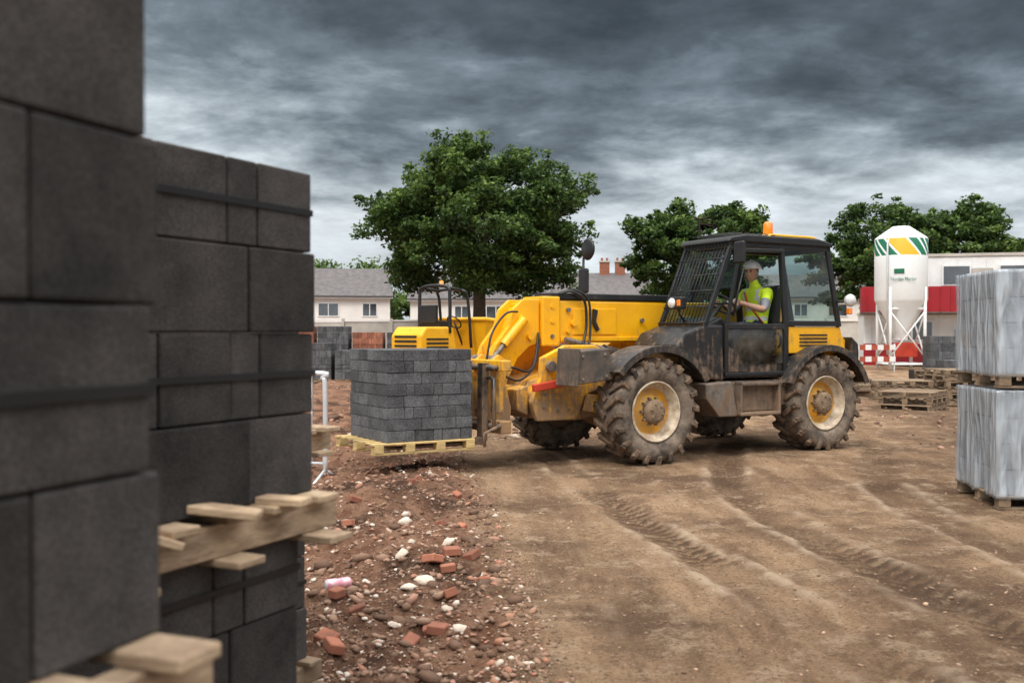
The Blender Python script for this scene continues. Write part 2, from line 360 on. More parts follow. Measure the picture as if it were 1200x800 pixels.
# broken brick pieces
bb=[]
for i in range(26):
    y=4.6+random.random()**1.3*7; x=float(edge_x(np.array([y]))[0])-.1-random.random()*(.5+.13*y); z=float(ground_h(np.array([x]),np.array([y]))[0])
    bb.append(((x,y,z+.02),(random.uniform(.05,.12),random.uniform(.05,.1),.05),Euler((random.uniform(-.4,.4),random.uniform(-.4,.4),random.uniform(0,3))).to_matrix()))
boxes('broken_bricks',bb,M_red,None,bevel=.006)
can=empty('drink_can',(-1.0,5.72,float(ground_h(np.array([-1.0]),np.array([5.72]))[0])+.035),R(28))
lathe('can_body',[(0,-.075),(.026,-.074),(.033,-.065),(.033,-.02),(.029,.0),(.033,.03),(.033,.06),(.026,.074),(0,.073)],(0,0,0),M_pink,can,axis='x',seg=20)
lathe('can_end',[(0,-.0765),(.025,-.0765),(.027,-.073)],(0,0,0),M_galv,can,axis='x',seg=20)

# ------------------------------------------------------------ block stacks
def pallet(parent,x0,x1,y0,y1,z,mat,name='pallet',boards_y=True,poke=.0):
    L=[]
    def jit(a): return random.uniform(-a,a)
    if boards_y:
        nb=7
        for i in range(nb):
            x=x0+.05+(x1-x0-.1)*i/(nb-1); p=poke*random.uniform(.6,1.25)
            L.append((((x),(y0-p+y1)/2,z+.111),(.085+jit(.012),y1-y0+p,.02),Matrix.Rotation(jit(.02),3,'Z')))
        for yy in (y0+.04-poke*.45,(y0+y1)/2,y1-.05):
            L.append(((( x0+x1)/2+.01,yy,z+.06),(x1-x0+.06,.045,.08)))
        for i in range(4):
            x=x0+.06+(x1-x0-.12)*i/3; p=poke*random.uniform(.7,1.3)
            L.append(((x,(y0-p+y1)/2,z+.0095),(.095,y1-y0+p,.019),Matrix.Rotation(jit(.03),3,'Z')))
    else:
        nb=7
        for i in range(nb):
            y=y0+.05+(y1-y0-.1)*i/(nb-1); L.append((((x0+x1)/2+jit(.01),y,z+.111),(x1-x0,.095,.02)))
        for i in range(4):
            for yy in (y0+.05,(y0+y1)/2,y1-.05):
                L.append(((x0+.06+(x1-x0-.12)*i/3,yy,z+.062),(.1,.1,.078)))
        for yy in (y0+.05,(y0+y1)/2,y1-.05): L.append((((x0+x1)/2,yy,z+.011),(x1-x0,.095,.02)))
    return boxes(name,L,mat,parent,bevel=.003)
def blockpack(parent,x0,x1,y0,y1,z,rows,mat,pattern='AB',straps=(0,2),rh=.215,xo=None,name='blocks'):
    Lb=[];Ls=[]
    for r in range(rows):
        t=pattern[r%len(pattern)]; ox=(xo[r] if xo else random.uniform(-.006,.006)); oy=random.uniform(-.006,.006)
        Lx=x1-x0; Ly=y1-y0
        if t=='B': sx=[.14,.215,.1,.215,.1,.215]
        elif t=='A': sx=[.27,.44,.44]
        elif t=='C': sx=[.215,.105,.2,.215,.1,.2]
        elif t=='E': sx=[.44,.44,.22]
        elif t=='F': sx=[.22,.44,.44]
        else: sx=[.22]*6
        s=sum(sx); sx=[a*Lx/s for a in sx][::-1] if t!='C' else [a*Lx/s for a in sx]
        sy=[Ly/4]*4 if t in 'AEF' else [Ly/2]*2
        xx=x0
        for a in sx:
            yy=y0; jy=random.uniform(-.003,.004)
            for b in sy:
                Lb.append(((xx+a/2+ox,yy+b/2+oy+jy,z+r*rh+rh/2),(a-.005,b-.004,rh-.004),Matrix.Rotation(random.uniform(-.005,.005),3,'Z')))
                yy+=b
            xx+=a
        if r in straps:
            zz=z+r*rh+rh*.5
            Ls+=[(((x0+x1)/2+ox,y0+oy-.004,zz),(Lx-.002,.003,.016)),(((x0+x1)/2+ox,y1+oy+.004,zz),(Lx-.002,.003,.016)),
                 ((x0+ox-.0005,(y0+y1)/2+oy,zz),(.003,Ly+.005,.016)),((x1+ox+.0005,(y0+y1)/2+oy,zz),(.003,Ly+.005,.016))]
    boxes(name,Lb,mat,parent,bevel=.004)
    if Ls: boxes('straps',Ls,M_strap,parent)
s1=empty('concrete_block_stack',(-.462,1.3,0),R(69))
blockpack(s1,-1.05,0,0,1,.12,4,M_block,'AB',())
pallet(s1,-1.05,.0,0,1,0,M_wood,poke=.05)
blockpack(s1,-1.05,0,0,1,1.105,4,M_block,'FEFA',(1,),xo=[.012,-.008,.006,-.014])
pallet(s1,-1.05,.02,0,1,.985,M_wood,poke=.13)
s2=empty('concrete_block_stack',(-.537,2.7,0),R(63.2))
blockpack(s2,-1.1,0,.03,1.03,.12,4,M_block,'AC',(1,3),xo=[-.03,-.035,-.03,-.03])
pallet(s2,-1.1,.0,0,1,0,M_wood,poke=.06)
blockpack(s2,-1.1,0,0,1,1.07,4,M_block,'ACAC',(1,3))
pallet(s2,-1.1,.03,0,1,.95,M_wood,poke=.09)
s3=empty('concrete_block_stack',(-.87,4.2,0),R(62))
blockpack(s3,-1.0,0,0,1,.13,4,M_block,'AC',(1,3))
pallet(s3,-1.0,.03,0,1,.01,M_wood_old,poke=.1)
blockpack(s3,-1.0,0,0.02,1,1.11,3,M_block,'CA',(0,2))
pallet(s3,-1.0,.05,0,1,.99,M_wood,poke=.18)
boxes('loose_boards',[((-.40,-.05,1.085),(.07,.17,.02),Matrix.Rotation(.5,3,'Z')@Matrix.Rotation(.12,3,'X')),((-.60,-.04,1.055),(.07,.14,.02),Matrix.Rotation(-.3,3,'Z')@Matrix.Rotation(.4,3,'Y')),((-.2,-.06,1.08),(.06,.13,.02),Matrix.Rotation(.15,3,'Z'))],M_wood,s2,bevel=.003)
s4=empty('concrete_block_pallet',(-.431,10.72,0),R(30.9))
pallet(s4,-1.15,.03,-.03,1.05,.245,M_woody,boards_y=False)
blockpack(s4,-1.0,0,0,1,.367,8,M_block2,'BFCE',(),rh=.12)
def plastic():
    m=bpy.data.materials.new('plastic_wrap'); m.use_nodes=True; N=m.node_tree.nodes; L=m.node_tree.links; b=N['Principled BSDF']
    b.inputs['Base Color'].default_value=(.62,.67,.72,1); b.inputs['Roughness'].default_value=.16; b.inputs['Specular IOR Level'].default_value=1.0
    g=N.new('ShaderNodeNewGeometry')
    def nz(scale,st,rot,det=2,dist=.3):
        mp=N.new('ShaderNodeMapping'); mp.inputs['Scale'].default_value=st; mp.inputs['Rotation'].default_value=rot; L.new(g.outputs['Position'],mp.inputs[0])
        n=N.new('ShaderNodeTexNoise'); n.inputs['Scale'].default_value=scale; n.inputs['Detail'].default_value=det; n.inputs['Distortion'].default_value=dist; L.new(mp.outputs[0],n.inputs['Vector']); return n.outputs['Fac']
    v=nz(3.2,(3,3,.45),(0,0,0)); d1=nz(3.5,(2.5,2.5,.5),(R(38),R(30),0)); d2=nz(4.0,(2.5,2.5,.5),(R(-40),R(-35),0))
    a=N.new('ShaderNodeMath'); a.operation='ADD'; L.new(v,a.inputs[0]); L.new(d1,a.inputs[1])
    a2=N.new('ShaderNodeMath'); a2.operation='ADD'; L.new(a.outputs[0],a2.inputs[0]); L.new(d2,a2.inputs[1])
    bp=N.new('ShaderNodeBump'); bp.inputs['Distance'].default_value=.05; bp.inputs['Strength'].default_value=1; L.new(a2.outputs[0],bp.inputs['Height']); L.new(bp.outputs[0],b.inputs['Normal'])
    t=N.new('ShaderNodeBsdfTransparent'); t.inputs[0].default_value=(.9,.94,.97,1); mx=N.new('ShaderNodeMixShader')
    mr=N.new('ShaderNodeMapRange'); mr.inputs['From Min'].default_value=1.25; mr.inputs['From Max'].default_value=1.75; mr.inputs['To Min'].default_value=.72; mr.inputs['To Max'].default_value=.38; L.new(a2.outputs[0],mr.inputs['Value'])
    L.new(mr.outputs[0],mx.inputs[0]); L.new(b.outputs[0],mx.inputs[1]); L.new(t.outputs[0],mx.inputs[2]); L.new(mx.outputs[0],N['Material Output'].inputs[0]); return m
M_wrap=plastic()
M_blockl=pmat('concrete_block_pale',(.25,.26,.275),(.15,.16,.17),scale=8,rough=.9,island=.25)
def wrap(parent,x0,x1,y0,y1,z0,z1,name='plastic_wrap'):
    bm=bmesh.new(); bmesh.ops.create_cube(bm,size=1)
    bmesh.ops.subdivide_edges(bm,edges=bm.edges[:],cuts=30,use_grid_fill=True)
    for v in bm.verts:
        c=v.co.copy(); p=Vector((x0+(c.x+.5)*(x1-x0),y0+(c.y+.5)*(y1-y0),z0+(c.z+.5)*(z1-z0)))
        n=float(fbm(np.array([p.x*3+p.y*2.3]),np.array([p.z*.9+p.y*.4]),2.2,3)[0]); k=.016*n
        d=Vector((c.x,c.y,c.z*.4)); v.co=p+d.normalized()*k*2
    me=bpy.data.meshes.new(name); bm.to_mesh(me); bm.free(); me.materials.append(M_wrap)
    for p in me.polygons: p.use_smooth=True
    return link(bpy.data.objects.new(name,me),parent)
s5=empty('wrapped_block_stack',(4.14,8.45,0),R(-6))
for z in (0.0,1.03):
    pallet(s5,-.02,1.3,-.02,1.02,z,M_wood_old,boards_y=False)
    blockpack(s5,0,1.28,0,1,z+.122,4,M_blockl,'DD',(),rh=.217)
    wrap(s5,-.025,1.305,-.025,1.025,z+.10,z+1.012)

# ------------------------------------------------------------ telehandler
HA=R(210.9)
T=empty('telehandler',(1.06,12.2,0),HA)
def wheel(parent,cx,cy,r,w,sgn,name,cz=None,mats=(M_rubber,M_lug,M_rim,M_rimy,M_hub),nl=20):
    cz=r if cz is None else cz
    k=r/.61; W=w/2
    prof=[(.335*k,-W*.72),(.38*k,-W*.92),(.46*k,-W),(.53*k,-W*.97),(.57*k,-W*.82),(.575*k,0),(.57*k,W*.82),(.53*k,W*.97),(.46*k,W),(.38*k,W*.92),(.335*k,W*.72),(.335*k,-W*.72)]
    lathe(name+'_tyre',prof,(cx,cy,cz),mats[0],parent,seg=56)
    L=[]
    for side in (-1,1):
        for i in range(nl):
            t=2*math.pi*(i+(.5 if side>0 else 0))/nl
            rad=Vector((math.cos(t),0,math.sin(t))); tan=Vector((-math.sin(t),0,math.cos(t))); a=Vector((0,side,0))
            lo=(a*.83+tan*.56).normalized(); wi=lo.cross(rad).normalized()
            M=Matrix((lo,wi,rad)).transposed()
            c=Vector((cx,cy,cz))+rad*(.58*k)+a*(W*.5)+tan*.02
            L.append((c,(W*1.12,.062*k,.062*k),M))
            c2=Vector((cx,cy,cz))+rad*(.545*k)+a*(W*.965)+tan*(.075*k)
            M2=Matrix(((rad*.9+tan*.3).normalized(),a,(rad.cross(a)))).transposed()
            L.append((c2,(.1*k,.05,.058*k),M2))
    boxes(name+'_lugs',L,mats[1],parent,bevel=.008)
    s=sgn
    P=[(.35*k,W*.82),(.34*k,W*.9),(.325*k,W*.86),(.315*k,W*.5),(.275*k,W*.42),(.265*k,W*.3)]
    lathe(name+'_rim',[(a,b*s) for a,b in P],(cx,cy,cz),mats[2],parent,seg=48)
    P=[(.265*k,W*.3),(.25*k,W*.12),(.2*k,W*.2),(.16*k,W*.42),(.13*k,W*.45)]
    lathe(name+'_dish',[(a,b*s) for a,b in P],(cx,cy,cz),mats[3],parent,seg=48)
    P=[(.14*k,W*.4),(.135*k,W*.78),(.11*k,W*.86),(.05*k,W*.9),(0,W*.9)]
    lathe(name+'_hub',[(a,b*s) for a,b in P],(cx,cy,cz),mats[4],parent,seg=24)
    L=[]
    for i in range(10):
        t=2*math.pi*i/10; L.append(((cx+.155*k*math.cos(t),cy+s*W*.5,cz+.155*k*math.sin(t)),(.028*k,.05,.028*k)))
    for i in range(6):
        t=2*math.pi*i/6+.3; L.append(((cx+.085*k*math.cos(t),cy+s*W*.9,cz+.085*k*math.sin(t)),(.022*k,.03,.022*k)))
    boxes(name+'_bolts',L,mats[4],parent,bevel=.003)
    lathe(name+'_back',[(.335*k,-W*.3*s),(0,-W*.3*s)],(cx,cy,cz),M_dark,parent,seg=24)
for (cx,cy,nm) in ((0,.94,'front_wheel_left'),(0,-.94,'front_wheel_right'),(-2.75,.94,'rear_wheel_left'),(-2.75,-.94,'rear_wheel_right')):
    wheel(T,cx,cy,.61,.42,1 if cy>0 else -1,nm)
for xx in (0,-2.75):
    cyl('axle',(xx,-.75,.61),(xx,.75,.61),.11,M_dark,T)
    lathe('differential',[(0,-.28),(.14,-.25),(.22,-.12),(.24,0),(.22,.12),(.14,.25),(0,.28)],(xx,0,.6),M_yel if xx==0 else M_dark,T,seg=24)
CP=[(1.16,.5),(1.24,.72),(1.12,1.0),(1.1,1.22),(.78,1.36),(.35,1.36),(.05,1.18),(-.3,1.1),(-.5,.8),(-.2,.72),(.15,.88),(.5,.78),(.62,.5)]
prism('front_chassis_plate_left',CP,.36,.44,M_yel,T)
prism('front_chassis_plate_right',CP,-.64,-.56,M_yel,T)
prism('front_chassis_body',[(1.12,.52),(1.18,.72),(1.05,.95),(.6,1.05),(-.4,1.0),(-.6,.6),(.6,.48)],-.55,.35,M_yel,T)
bx('main_frame',-3.35,-.4,-.42,.42,.5,.98,M_dark,T)
prism('front_nose',[(1.2,.56),(1.34,.62),(1.36,.86),(1.2,.9)],-.45,.3,M_yel,T)
box('red_lock_bar',(.98,.5,.92),(.56,.07,.085),M_redp,T,rot=(0,R(8),0))
cyl('pin',(1.0,.42,1.12),(1.0,.5,1.12),.06,M_steel,T)
cyl('pin',(.7,.42,1.2),(.7,.49,1.2),.045,M_steel,T)
boxes('chassis_bolts',[((x,.447,z),(.035,.02,.035)) for x,z in ((1.08,.66),(.9,.62),(.74,.62),(1.06,.8),(.5,1.28),(.3,1.26),(.6,1.1))],M_steel,T,bevel=.004)
box('axle_bracket',(.42,.62,.66),(.34,.2,.2),M_yel,T,rot=(0,R(-15),0))
box('axle_knuckle',(.15,.68,.6),(.25,.16,.28),M_yel,T)
cyl('steer_ram',(.32,.2,.68),(.3,.78,.66),.035,M_steel,T)
prism('front_splash_plate',[(.98,.93),(.99,1.3),(.55,1.33),(.5,.98)],.62,.98,M_dark,T)
box('splash_plate_face',(.995,.8,1.12),(.03,.42,.42),M_dark,T,rot=(0,R(-4),0))
boxes('splash_plate_bolts',[((x,.985,z),(.03,.02,.03)) for x,z in ((.92,1.24),(.62,1.26),(.6,1.02),(.92,.99))],M_steel,T,bevel=.004)
bx('boom_outer',-3.3,.70,-.52,-.12,1.38,1.90,M_yel,T,bevel=.03)
bx('boom_collar',.5,.76,-.55,-.09,1.34,1.94,M_yel,T,bevel=.02)
bx('boom_wear_plate',-.35,.3,-.125,-.105,1.48,1.80,M_yel,T,bevel=.006)
bx('boom_rib',-1.2,.48,-.13,-.1,1.40,1.45,M_yel,T,bevel=.006)
bx('boom_hose_tray',-1.35,.62,-.5,-.11,1.905,1.985,M_blk,T)
bx('boom_inner',.7,.98,-.48,-.16,1.44,1.86,M_yel,T,bevel=.02)
for i,(xx,zz) in enumerate(((.3,1.62),(.38,1.78),(.38,1.52),(-.75,1.66),(.62,1.82),(.62,1.46),(.62,1.64))):
    cyl('boom_bolt',(xx,-.11,zz),(xx,-.075,zz),.026 if i else .04,M_steel if i%2 else M_yel,T,sides=12)
prism('boom_hook_plate',[(-.05,1.78),(.02,1.8),(.03,1.62),(-.03,1.52),(-.08,1.54),(-.02,1.64)],-.1,-.075,M_blk,T,bevel=.004)
head=[(.78,1.90),(1.0,1.90),(1.14,1.78),(1.2,1.58),(1.38,1.36),(1.5,1.05),(1.56,.72),(1.52,.5),(1.36,.46),(1.26,.62),(1.22,.95),(1.08,1.2),(.92,1.34),(.78,1.38)]
prism('boom_head_left',head,-.19,-.13,M_yel,T,bevel=.008)
prism('boom_head_right',head,-.51,-.45,M_yel,T,bevel=.008)
prism('boom_head_core',[(.8,1.84),(1.02,1.8),(1.14,1.5),(1.32,1.28),(1.42,.95),(1.42,.6),(1.32,.64),(1.26,1.0),(1.1,1.26),(.8,1.42)],-.45,-.19,M_yel,T)
for (xx,zz,r) in ((1.44,.6,.07),(1.42,1.18,.06),(1.02,1.66,.055),(.92,1.46,.04)):
    cyl('boom_pin',(xx,-.56,zz),(xx,-.08,zz),r,M_steel if r>.056 else M_yel,T)
cyl('tilt_ram',(1.02,-.08,1.66),(1.3,-.08,1.36),.055,M_yel,T); cyl('tilt_rod',(1.3,-.08,1.36),(1.55,-.08,1.08),.03,M_steel,T)
for yy in (-.5,-.1,.28):
    prism('carriage_plate',[(1.46,.48),(1.44,.66),(1.52,.95),(1.48,1.18),(1.6,1.26),(1.7,1.18),(1.74,.9),(1.74,.44),(1.6,.38)],yy,yy+.045,M_yel,T,bevel=.006)
bx('carriage_top_beam',1.6,1.72,-.6,.6,1.08,1.2,M_yel,T); bx('carriage_mid_plate',1.64,1.70,-.52,.5,.62,1.0,M_yel,T); bx('carriage_low_beam',1.6,1.74,-.6,.6,.4,.54,M_yel,T)
tubes('fork_shaft',[([(1.8,-.62,1.12),(1.8,.62,1.12)],.03),([(1.76,-.6,.48),(1.76,.6,.48)],.03)],M_blk,T)
for yy in (-.36,.36):
    prism('fork',[(1.78,1.17),(1.86,1.17),(1.87,.36),(1.95,.325),(3.05,.30),(3.1,.29),(3.05,.285),(1.86,.28),(1.80,.32)],yy-.06,yy+.06,M_blk,T,bevel=.005)
tubes('carriage_guard',[([(1.82,.6,.42),(1.82,.6,1.0),(1.8,.5,1.02),(1.8,.3,1.0)],.022),([(1.75,.62,.5),(1.95,.62,.42),(1.95,.62,.28)],.02)],M_blk,T)
H=[]
H.append((curve_pts([(.5,-.1,1.97),(.36,-.06,2.0),(.18,-.05,1.9),(.14,-.06,1.62),(.2,-.02,1.42),(.3,.05,1.3)],8),.016))
H.append((curve_pts([(.5,-.14,1.98),(.32,-.08,2.02),(.12,-.06,1.92),(.08,-.06,1.66),(.12,-.02,1.4),(.2,.05,1.3)],8),.014))
H.append((curve_pts([(.8,-.12,1.5),(.9,-.02,1.2),(1.05,.05,1.05),(1.3,.05,1.1),(1.5,.02,.95)],8),.014))
H.append((curve_pts([(.78,-.12,1.42),(.95,.02,1.1),(1.2,.08,.95),(1.45,.05,1.02),(1.6,.02,.85)],8),.014))
H.append((curve_pts([(1.1,-.1,1.75),(1.3,-.04,1.72),(1.5,0,1.5),(1.6,.05,1.2)],8),.013))
tubes('hydraulic_hoses',H,M_blkclean,T,sides=6)
cyl('lift_ram',(-1.4,-.04,1.0),(-.1,-.04,1.3),.06,M_blk,T); cyl('lift_rod',(-.1,-.04,1.3),(.45,-.06,1.42),.035,M_steel,T)
prism('engine_cover',[(-.45,.75),(-.45,1.25),(-.7,1.45),(-2.3,1.5),(-2.35,.75)],-1.12,-.58,M_yel,T)
tubes('mirror_post_right',[([(-.55,-1.05,1.35),(-.55,-1.12,2.0),(-.56,-1.12,2.5)],.018),([(-.56,-1.12,2.5),(-.58,-1.05,2.62),(-.6,-.95,2.64)],.015)],M_blkclean,T)
box('mirror_right',(-.55,-1.1,2.2),(.06,.2,.34),M_blkclean,T,bevel=.03); lathe('mirror_round_right',[(0,-.03),(.13,-.02),(.15,0),(.13,.02),(0,.02)],(-.55,-1.0,2.62),M_blkclean,T,axis='x',seg=20)
# ---- cab
def bar(name,pts,y0,y1,w,mat=M_blkclean,parent=T):
    V=[];F=[]
    for i in range(len(pts)-1):
        a=Vector((pts[i][0],0,pts[i][1])); b=Vector((pts[i+1][0],0,pts[i+1][1])); d=(b-a).normalized(); nn=Vector((-d.z,0,d.x))*w/2
        n=len(V)
        a2=a-d*w*.3; b2=b+d*w*.3; e=.0012*(i%3)
        for yy in (y0-e,y1+e):
            for p in (a2-nn,a2+nn,b2+nn,b2-nn): V.append((p.x,yy,p.z))
        F+=[(n,n+1,n+2,n+3),(n+7,n+6,n+5,n+4),(n,n+4,n+5,n+1),(n+1,n+5,n+6,n+2),(n+2,n+6,n+7,n+3),(n+3,n+7,n+4,n)]
    return mesh_obj(name,V,F,mat,parent,bevel=.01)
YL=.97; YR=.12
for nm,y0,y1 in (('left',YL-.05,YL),('right',YR,YR+.05)):
    bar('cab_pillar_a_'+nm,[(-.87,1.6),(-1.3,2.6)],y0,y1,.065)
    bar('cab_pillar_b_'+nm,[(-2.2,1.0),(-2.2,1.7),(-2.12,2.6)],y0,y1,.08)
    bar('cab_pillar_c_'+nm,[(-3.17,1.6),(-2.95,2.58)],y0,y1,.07)
    bar('cab_rail_'+nm,[(-1.28,2.58),(-2.95,2.58)],y0+.004,y1-.004,.07)
    bar('cab_sill_'+nm,[(-2.2,1.62),(-3.17,1.62)],y0+.004,y1-.004,.07)
prism('cab_roof',[(-1.2,2.60),(-1.24,2.66),(-1.5,2.70),(-2.75,2.70),(-2.98,2.66),(-3.02,2.6)],YR-.03,YL+.03,M_blkclean,T,bevel=.02)
prism('cab_roof_yellow',[(-1.95,2.705),(-2.0,2.74),(-2.75,2.74),(-2.85,2.705)],YR+.1,YL-.06,M_yel2,T)
bx('cab_front_header',-1.33,-1.25,YR,YL,2.54,2.62,M_blkclean,T); bx('cab_front_lower',-.9,-.83,YR,YL,1.56,1.64,M_blk,T)
bx('cab_rear_header',-3.0,-2.93,YR,YL,2.54,2.6,M_blkclean,T)
mesh_obj('windscreen',[(-.875,YR+.05,1.62),(-.875,YL-.05,1.62),(-1.295,YL-.05,2.56),(-1.295,YR+.05,2.56)],[(0,1,2,3)],M_glass,T)
mesh_obj('rear_screen',[(-3.16,YR+.05,1.62),(-3.16,YL-.05,1.62),(-2.96,YL-.05,2.56),(-2.96,YR+.05,2.56)],[(0,1,2,3)],M_glass,T)
mesh_obj('side_window_rear',[(-2.22,YL-.02,1.65),(-3.12,YL-.02,1.65),(-2.92,YL-.02,2.55),(-2.15,YL-.02,2.55)],[(0,1,2,3)],M_glass,T)
mesh_obj('side_window_right',[(-.95,YR+.02,1.65),(-3.12,YR+.02,1.65),(-2.92,YR+.02,2.55),(-1.3,YR+.02,2.55)],[(0,1,2,3)],M_glass,T)
G=[]
for i in range(13):
    y=YR+.06+(YL-YR-.12)*i/12; G.append(([(-.82,y,1.62),(-1.25,y,2.6)],.005))
for i in range(6):
    t=i/5; G.append(([(-.82-.43*t,YR+.02,1.62+.98*t),(-.82-.43*t,YL-.02,1.62+.98*t)],.007))
tubes('windscreen_guard',G,M_blkclean,T,sides=5)
G=[]
for i in range(7):
    x=-1.35-i*.11; G.append(([(x,YR+.05,2.715),(x,YL-.02,2.715)],.008))
tubes('roof_guard',G,M_blkclean,T,sides=5)
prism('cab_cowl',[(-.86,1.6),(-.55,1.5),(-.42,1.34),(-.5,1.12),(-.8,.98),(-1.16,.92),(-1.16,1.6)],YR,YL,M_blk,T,bevel=.03)
bar('door_frame',[(-1.17,1.0),(-1.17,1.56),(-1.38,2.5),(-2.1,2.52),(-2.15,1.64),(-2.15,1.0),(-1.17,1.0)],YL+.004,YL+.035,.05,M_blkclean)
bar('door_mid_rail',[(-1.17,1.58),(-2.15,1.58)],YL+.008,YL+.031,.07,M_blk)
bx('door_lower_panel',-1.2,-2.13,YL-.03,YL+.002,1.0,1.14,M_blk,T)
mesh_obj('door_lower_glass',[(-1.2,YL+.012,1.12),(-2.13,YL+.012,1.12),(-2.13,YL+.012,1.56),(-1.2,YL+.012,1.56)],[(0,1,2,3)],M_glassd,T)
prism('door_inner_trim',[(-1.2,1.03),(-1.5,1.03),(-1.35,1.25),(-1.2,1.35)],YL+.014,YL+.03,M_blk,T,bevel=.004)
tubes('door_handle',[(curve_pts([(-2.02,YL+.03,1.5),(-2.02,YL+.07,1.46),(-2.02,YL+.07,1.36),(-2.02,YL+.03,1.32)],4),.012),([(-1.25,YL+.05,1.7),(-1.42,YL+.05,2.3)],.012)],M_blkclean,T)
bx('cab_floor',-1.0,-2.9,YR,YL-.03,.95,1.03,M_blk,T)
prism('rear_body_side',[(-2.26,1.58),(-3.2,1.58),(-3.3,1.3),(-3.2,1.24),(-2.26,1.24)],YR+.1,YL-.02,M_yel,T)
prism('engine_hood_rear',[(-3.0,1.55),(-3.25,1.58),(-3.42,1.4),(-3.42,.95),(-3.0,.95)],-.95,.85,M_yel,T)
prism('counterweight',[(-3.3,.6),(-3.5,.65),(-3.58,.9),(-3.56,1.35),(-3.43,1.45),(-3.43,.9)],-.95,.95,M_blk,T)
prism('cab_corner_panel',[(-2.26,1.0),(-2.26,1.22),(-2.1,1.22),(-2.1,.95)],YR+.1,YL-.01,M_blk,T)
boxes('body_vents',[((-2.7,YL-.017,1.34+.045*i),(.5,.012,.018)) for i in range(4)],M_blkclean,T)
def fender(name,cx,r,a0,a1,y0,y1,mat):
    n=14
    for nm,r0,r1,ya,yb in ((name,r,r+.025,y0,y1),(name+'_lip',r-.05,r+.03,y1-.001,y1+.025)):
        V=[];F=[]
        for i in range(n+1):
            a=R(a0+(a1-a0)*i/n)
            for rr in (r0,r1):
                for yy in (ya,yb): V.append((cx+rr*math.cos(a)*1.06,yy,.61+rr*math.sin(a)))
        for i in range(n):
            k=i*4
            F+=[(k,k+1,k+5,k+4),(k+2,k+6,k+7,k+3),(k,k+4,k+6,k+2),(k+1,k+3,k+7,k+5)]
        F+=[(0,2,3,1),(n*4,n*4+1,n*4+3,n*4+2)]
        mesh_obj(nm,V,F,mat,T,bevel=.006)
fender('front_fender_left',-.06,.72,38,152,.70,1.14,M_fend)
fender('front_fender_right',-.06,.72,38,152,-1.14,-.70,M_fend)
fender('rear_fender_left',-2.78,.71,22,160,.72,1.14,M_fend)
fender('rear_fender_right',-2.78,.71,22,160,-1.14,-.72,M_fend)
bx('tank',-1.02,-2.1,.44,1.0,.52,.92,M_dark,T,bevel=.04)
prism('tank_front_guard',[(-.78,.9),(-.8,.72),(-1.0,.5),(-1.3,.5),(-1.2,.92)],.75,1.06,M_steel,T)
bx('step_upper',-1.3,-2.0,.95,1.1,.86,.9,M_dark,T); bx('step_lower',-1.3,-1.95,.98,1.12,.5,.54,M_dark,T)
for xx in (-1.32,-1.96): bx('step_side',xx-.02,xx+.02,.98,1.1,.5,.92,M_dark,T)
bx('battery_box',-2.06,-2.24,.6,.98,.6,.95,M_blk,T)
cyl('beacon_base',(-2.3,.55,2.74),(-2.3,.55,2.78),.07,M_blkclean,T); lathe('beacon',[(0,.16),(.04,.155),(.06,.13),(.062,.02),(.065,0)],(-2.3,.55,2.78),M_orange,T,axis='z',seg=20)
tubes('lamp_bracket',[([(-.86,.62,1.62),(-.76,.62,1.72),(-.74,.62,1.8)],.014)],M_blkclean,T)
box('headlamp_housing',(-.74,.6,1.86),(.1,.24,.15),M_blkclean,T,bevel=.02)
lathe('headlamp',[(0,.03),(.05,.025),(.062,.01),(.062,0)],(-.69,.56,1.86),M_lamp,T,axis='x',seg=16); box('indicator',(-.7,.68,1.86),(.04,.06,.08),M_orange,T)
tubes('mirror_arm_left',[([(-1.3,.97,2.5),(-1.24,1.12,2.52),(-1.24,1.14,2.4)],.012)],M_blkclean,T)
box('mirror_left',(-1.24,1.14,2.46),(.05,.17,.26),M_blkclean,T,bevel=.02)
tubes('rear_lamp_arm',[([(-3.1,.97,1.9),(-3.2,1.08,1.92)],.012)],M_blkclean,T)
lathe('rear_work_lamp',[(0,.04),(.07,.03),(.085,0),(.07,-.05),(0,-.06)],(-3.2,1.12,1.92),M_lamp,T,axis='y',seg=18)
box('rear_indicator',(-3.2,1.1,1.78),(.06,.06,.08),M_orange,T)
prism('seat_base',[(-1.9,1.3),(-1.85,1.44),(-2.28,1.44),(-2.25,1.3)],.28,.76,M_blkclean,T,bevel=.04)
prism('seat_back',[(-2.2,1.44),(-2.28,2.1),(-2.38,2.12),(-2.34,1.4)],.3,.74,M_blkclean,T,bevel=.04)
bx('seat_pedestal',-1.95,-2.25,.35,.7,1.03,1.3,M_blkclean,T)
prism('dashboard',[(-.95,1.05),(-.95,1.62),(-1.15,1.7),(-1.3,1.6),(-1.2,1.05)],.16,.92,M_blkclean,T,bevel=.03)
cyl('steering_column',(-1.2,.52,1.5),(-1.5,.52,1.84),.03,M_blkclean,T)
SWc=Vector((-1.53,.52,1.87)); ax_s=Vector((-.66,0,.75)).normalized(); us=Vector((0,1,0)); vs=ax_s.cross(us).normalized()
ring=[SWc+(us*math.cos(2*math.pi*i/28)+vs*math.sin(2*math.pi*i/28))*.19 for i in range(29)]
tubes('steering_wheel',[(ring,.016),([SWc-us*.18,SWc+us*.18],.012),([SWc,SWc+vs*.18],.012)],M_blkclean,T)

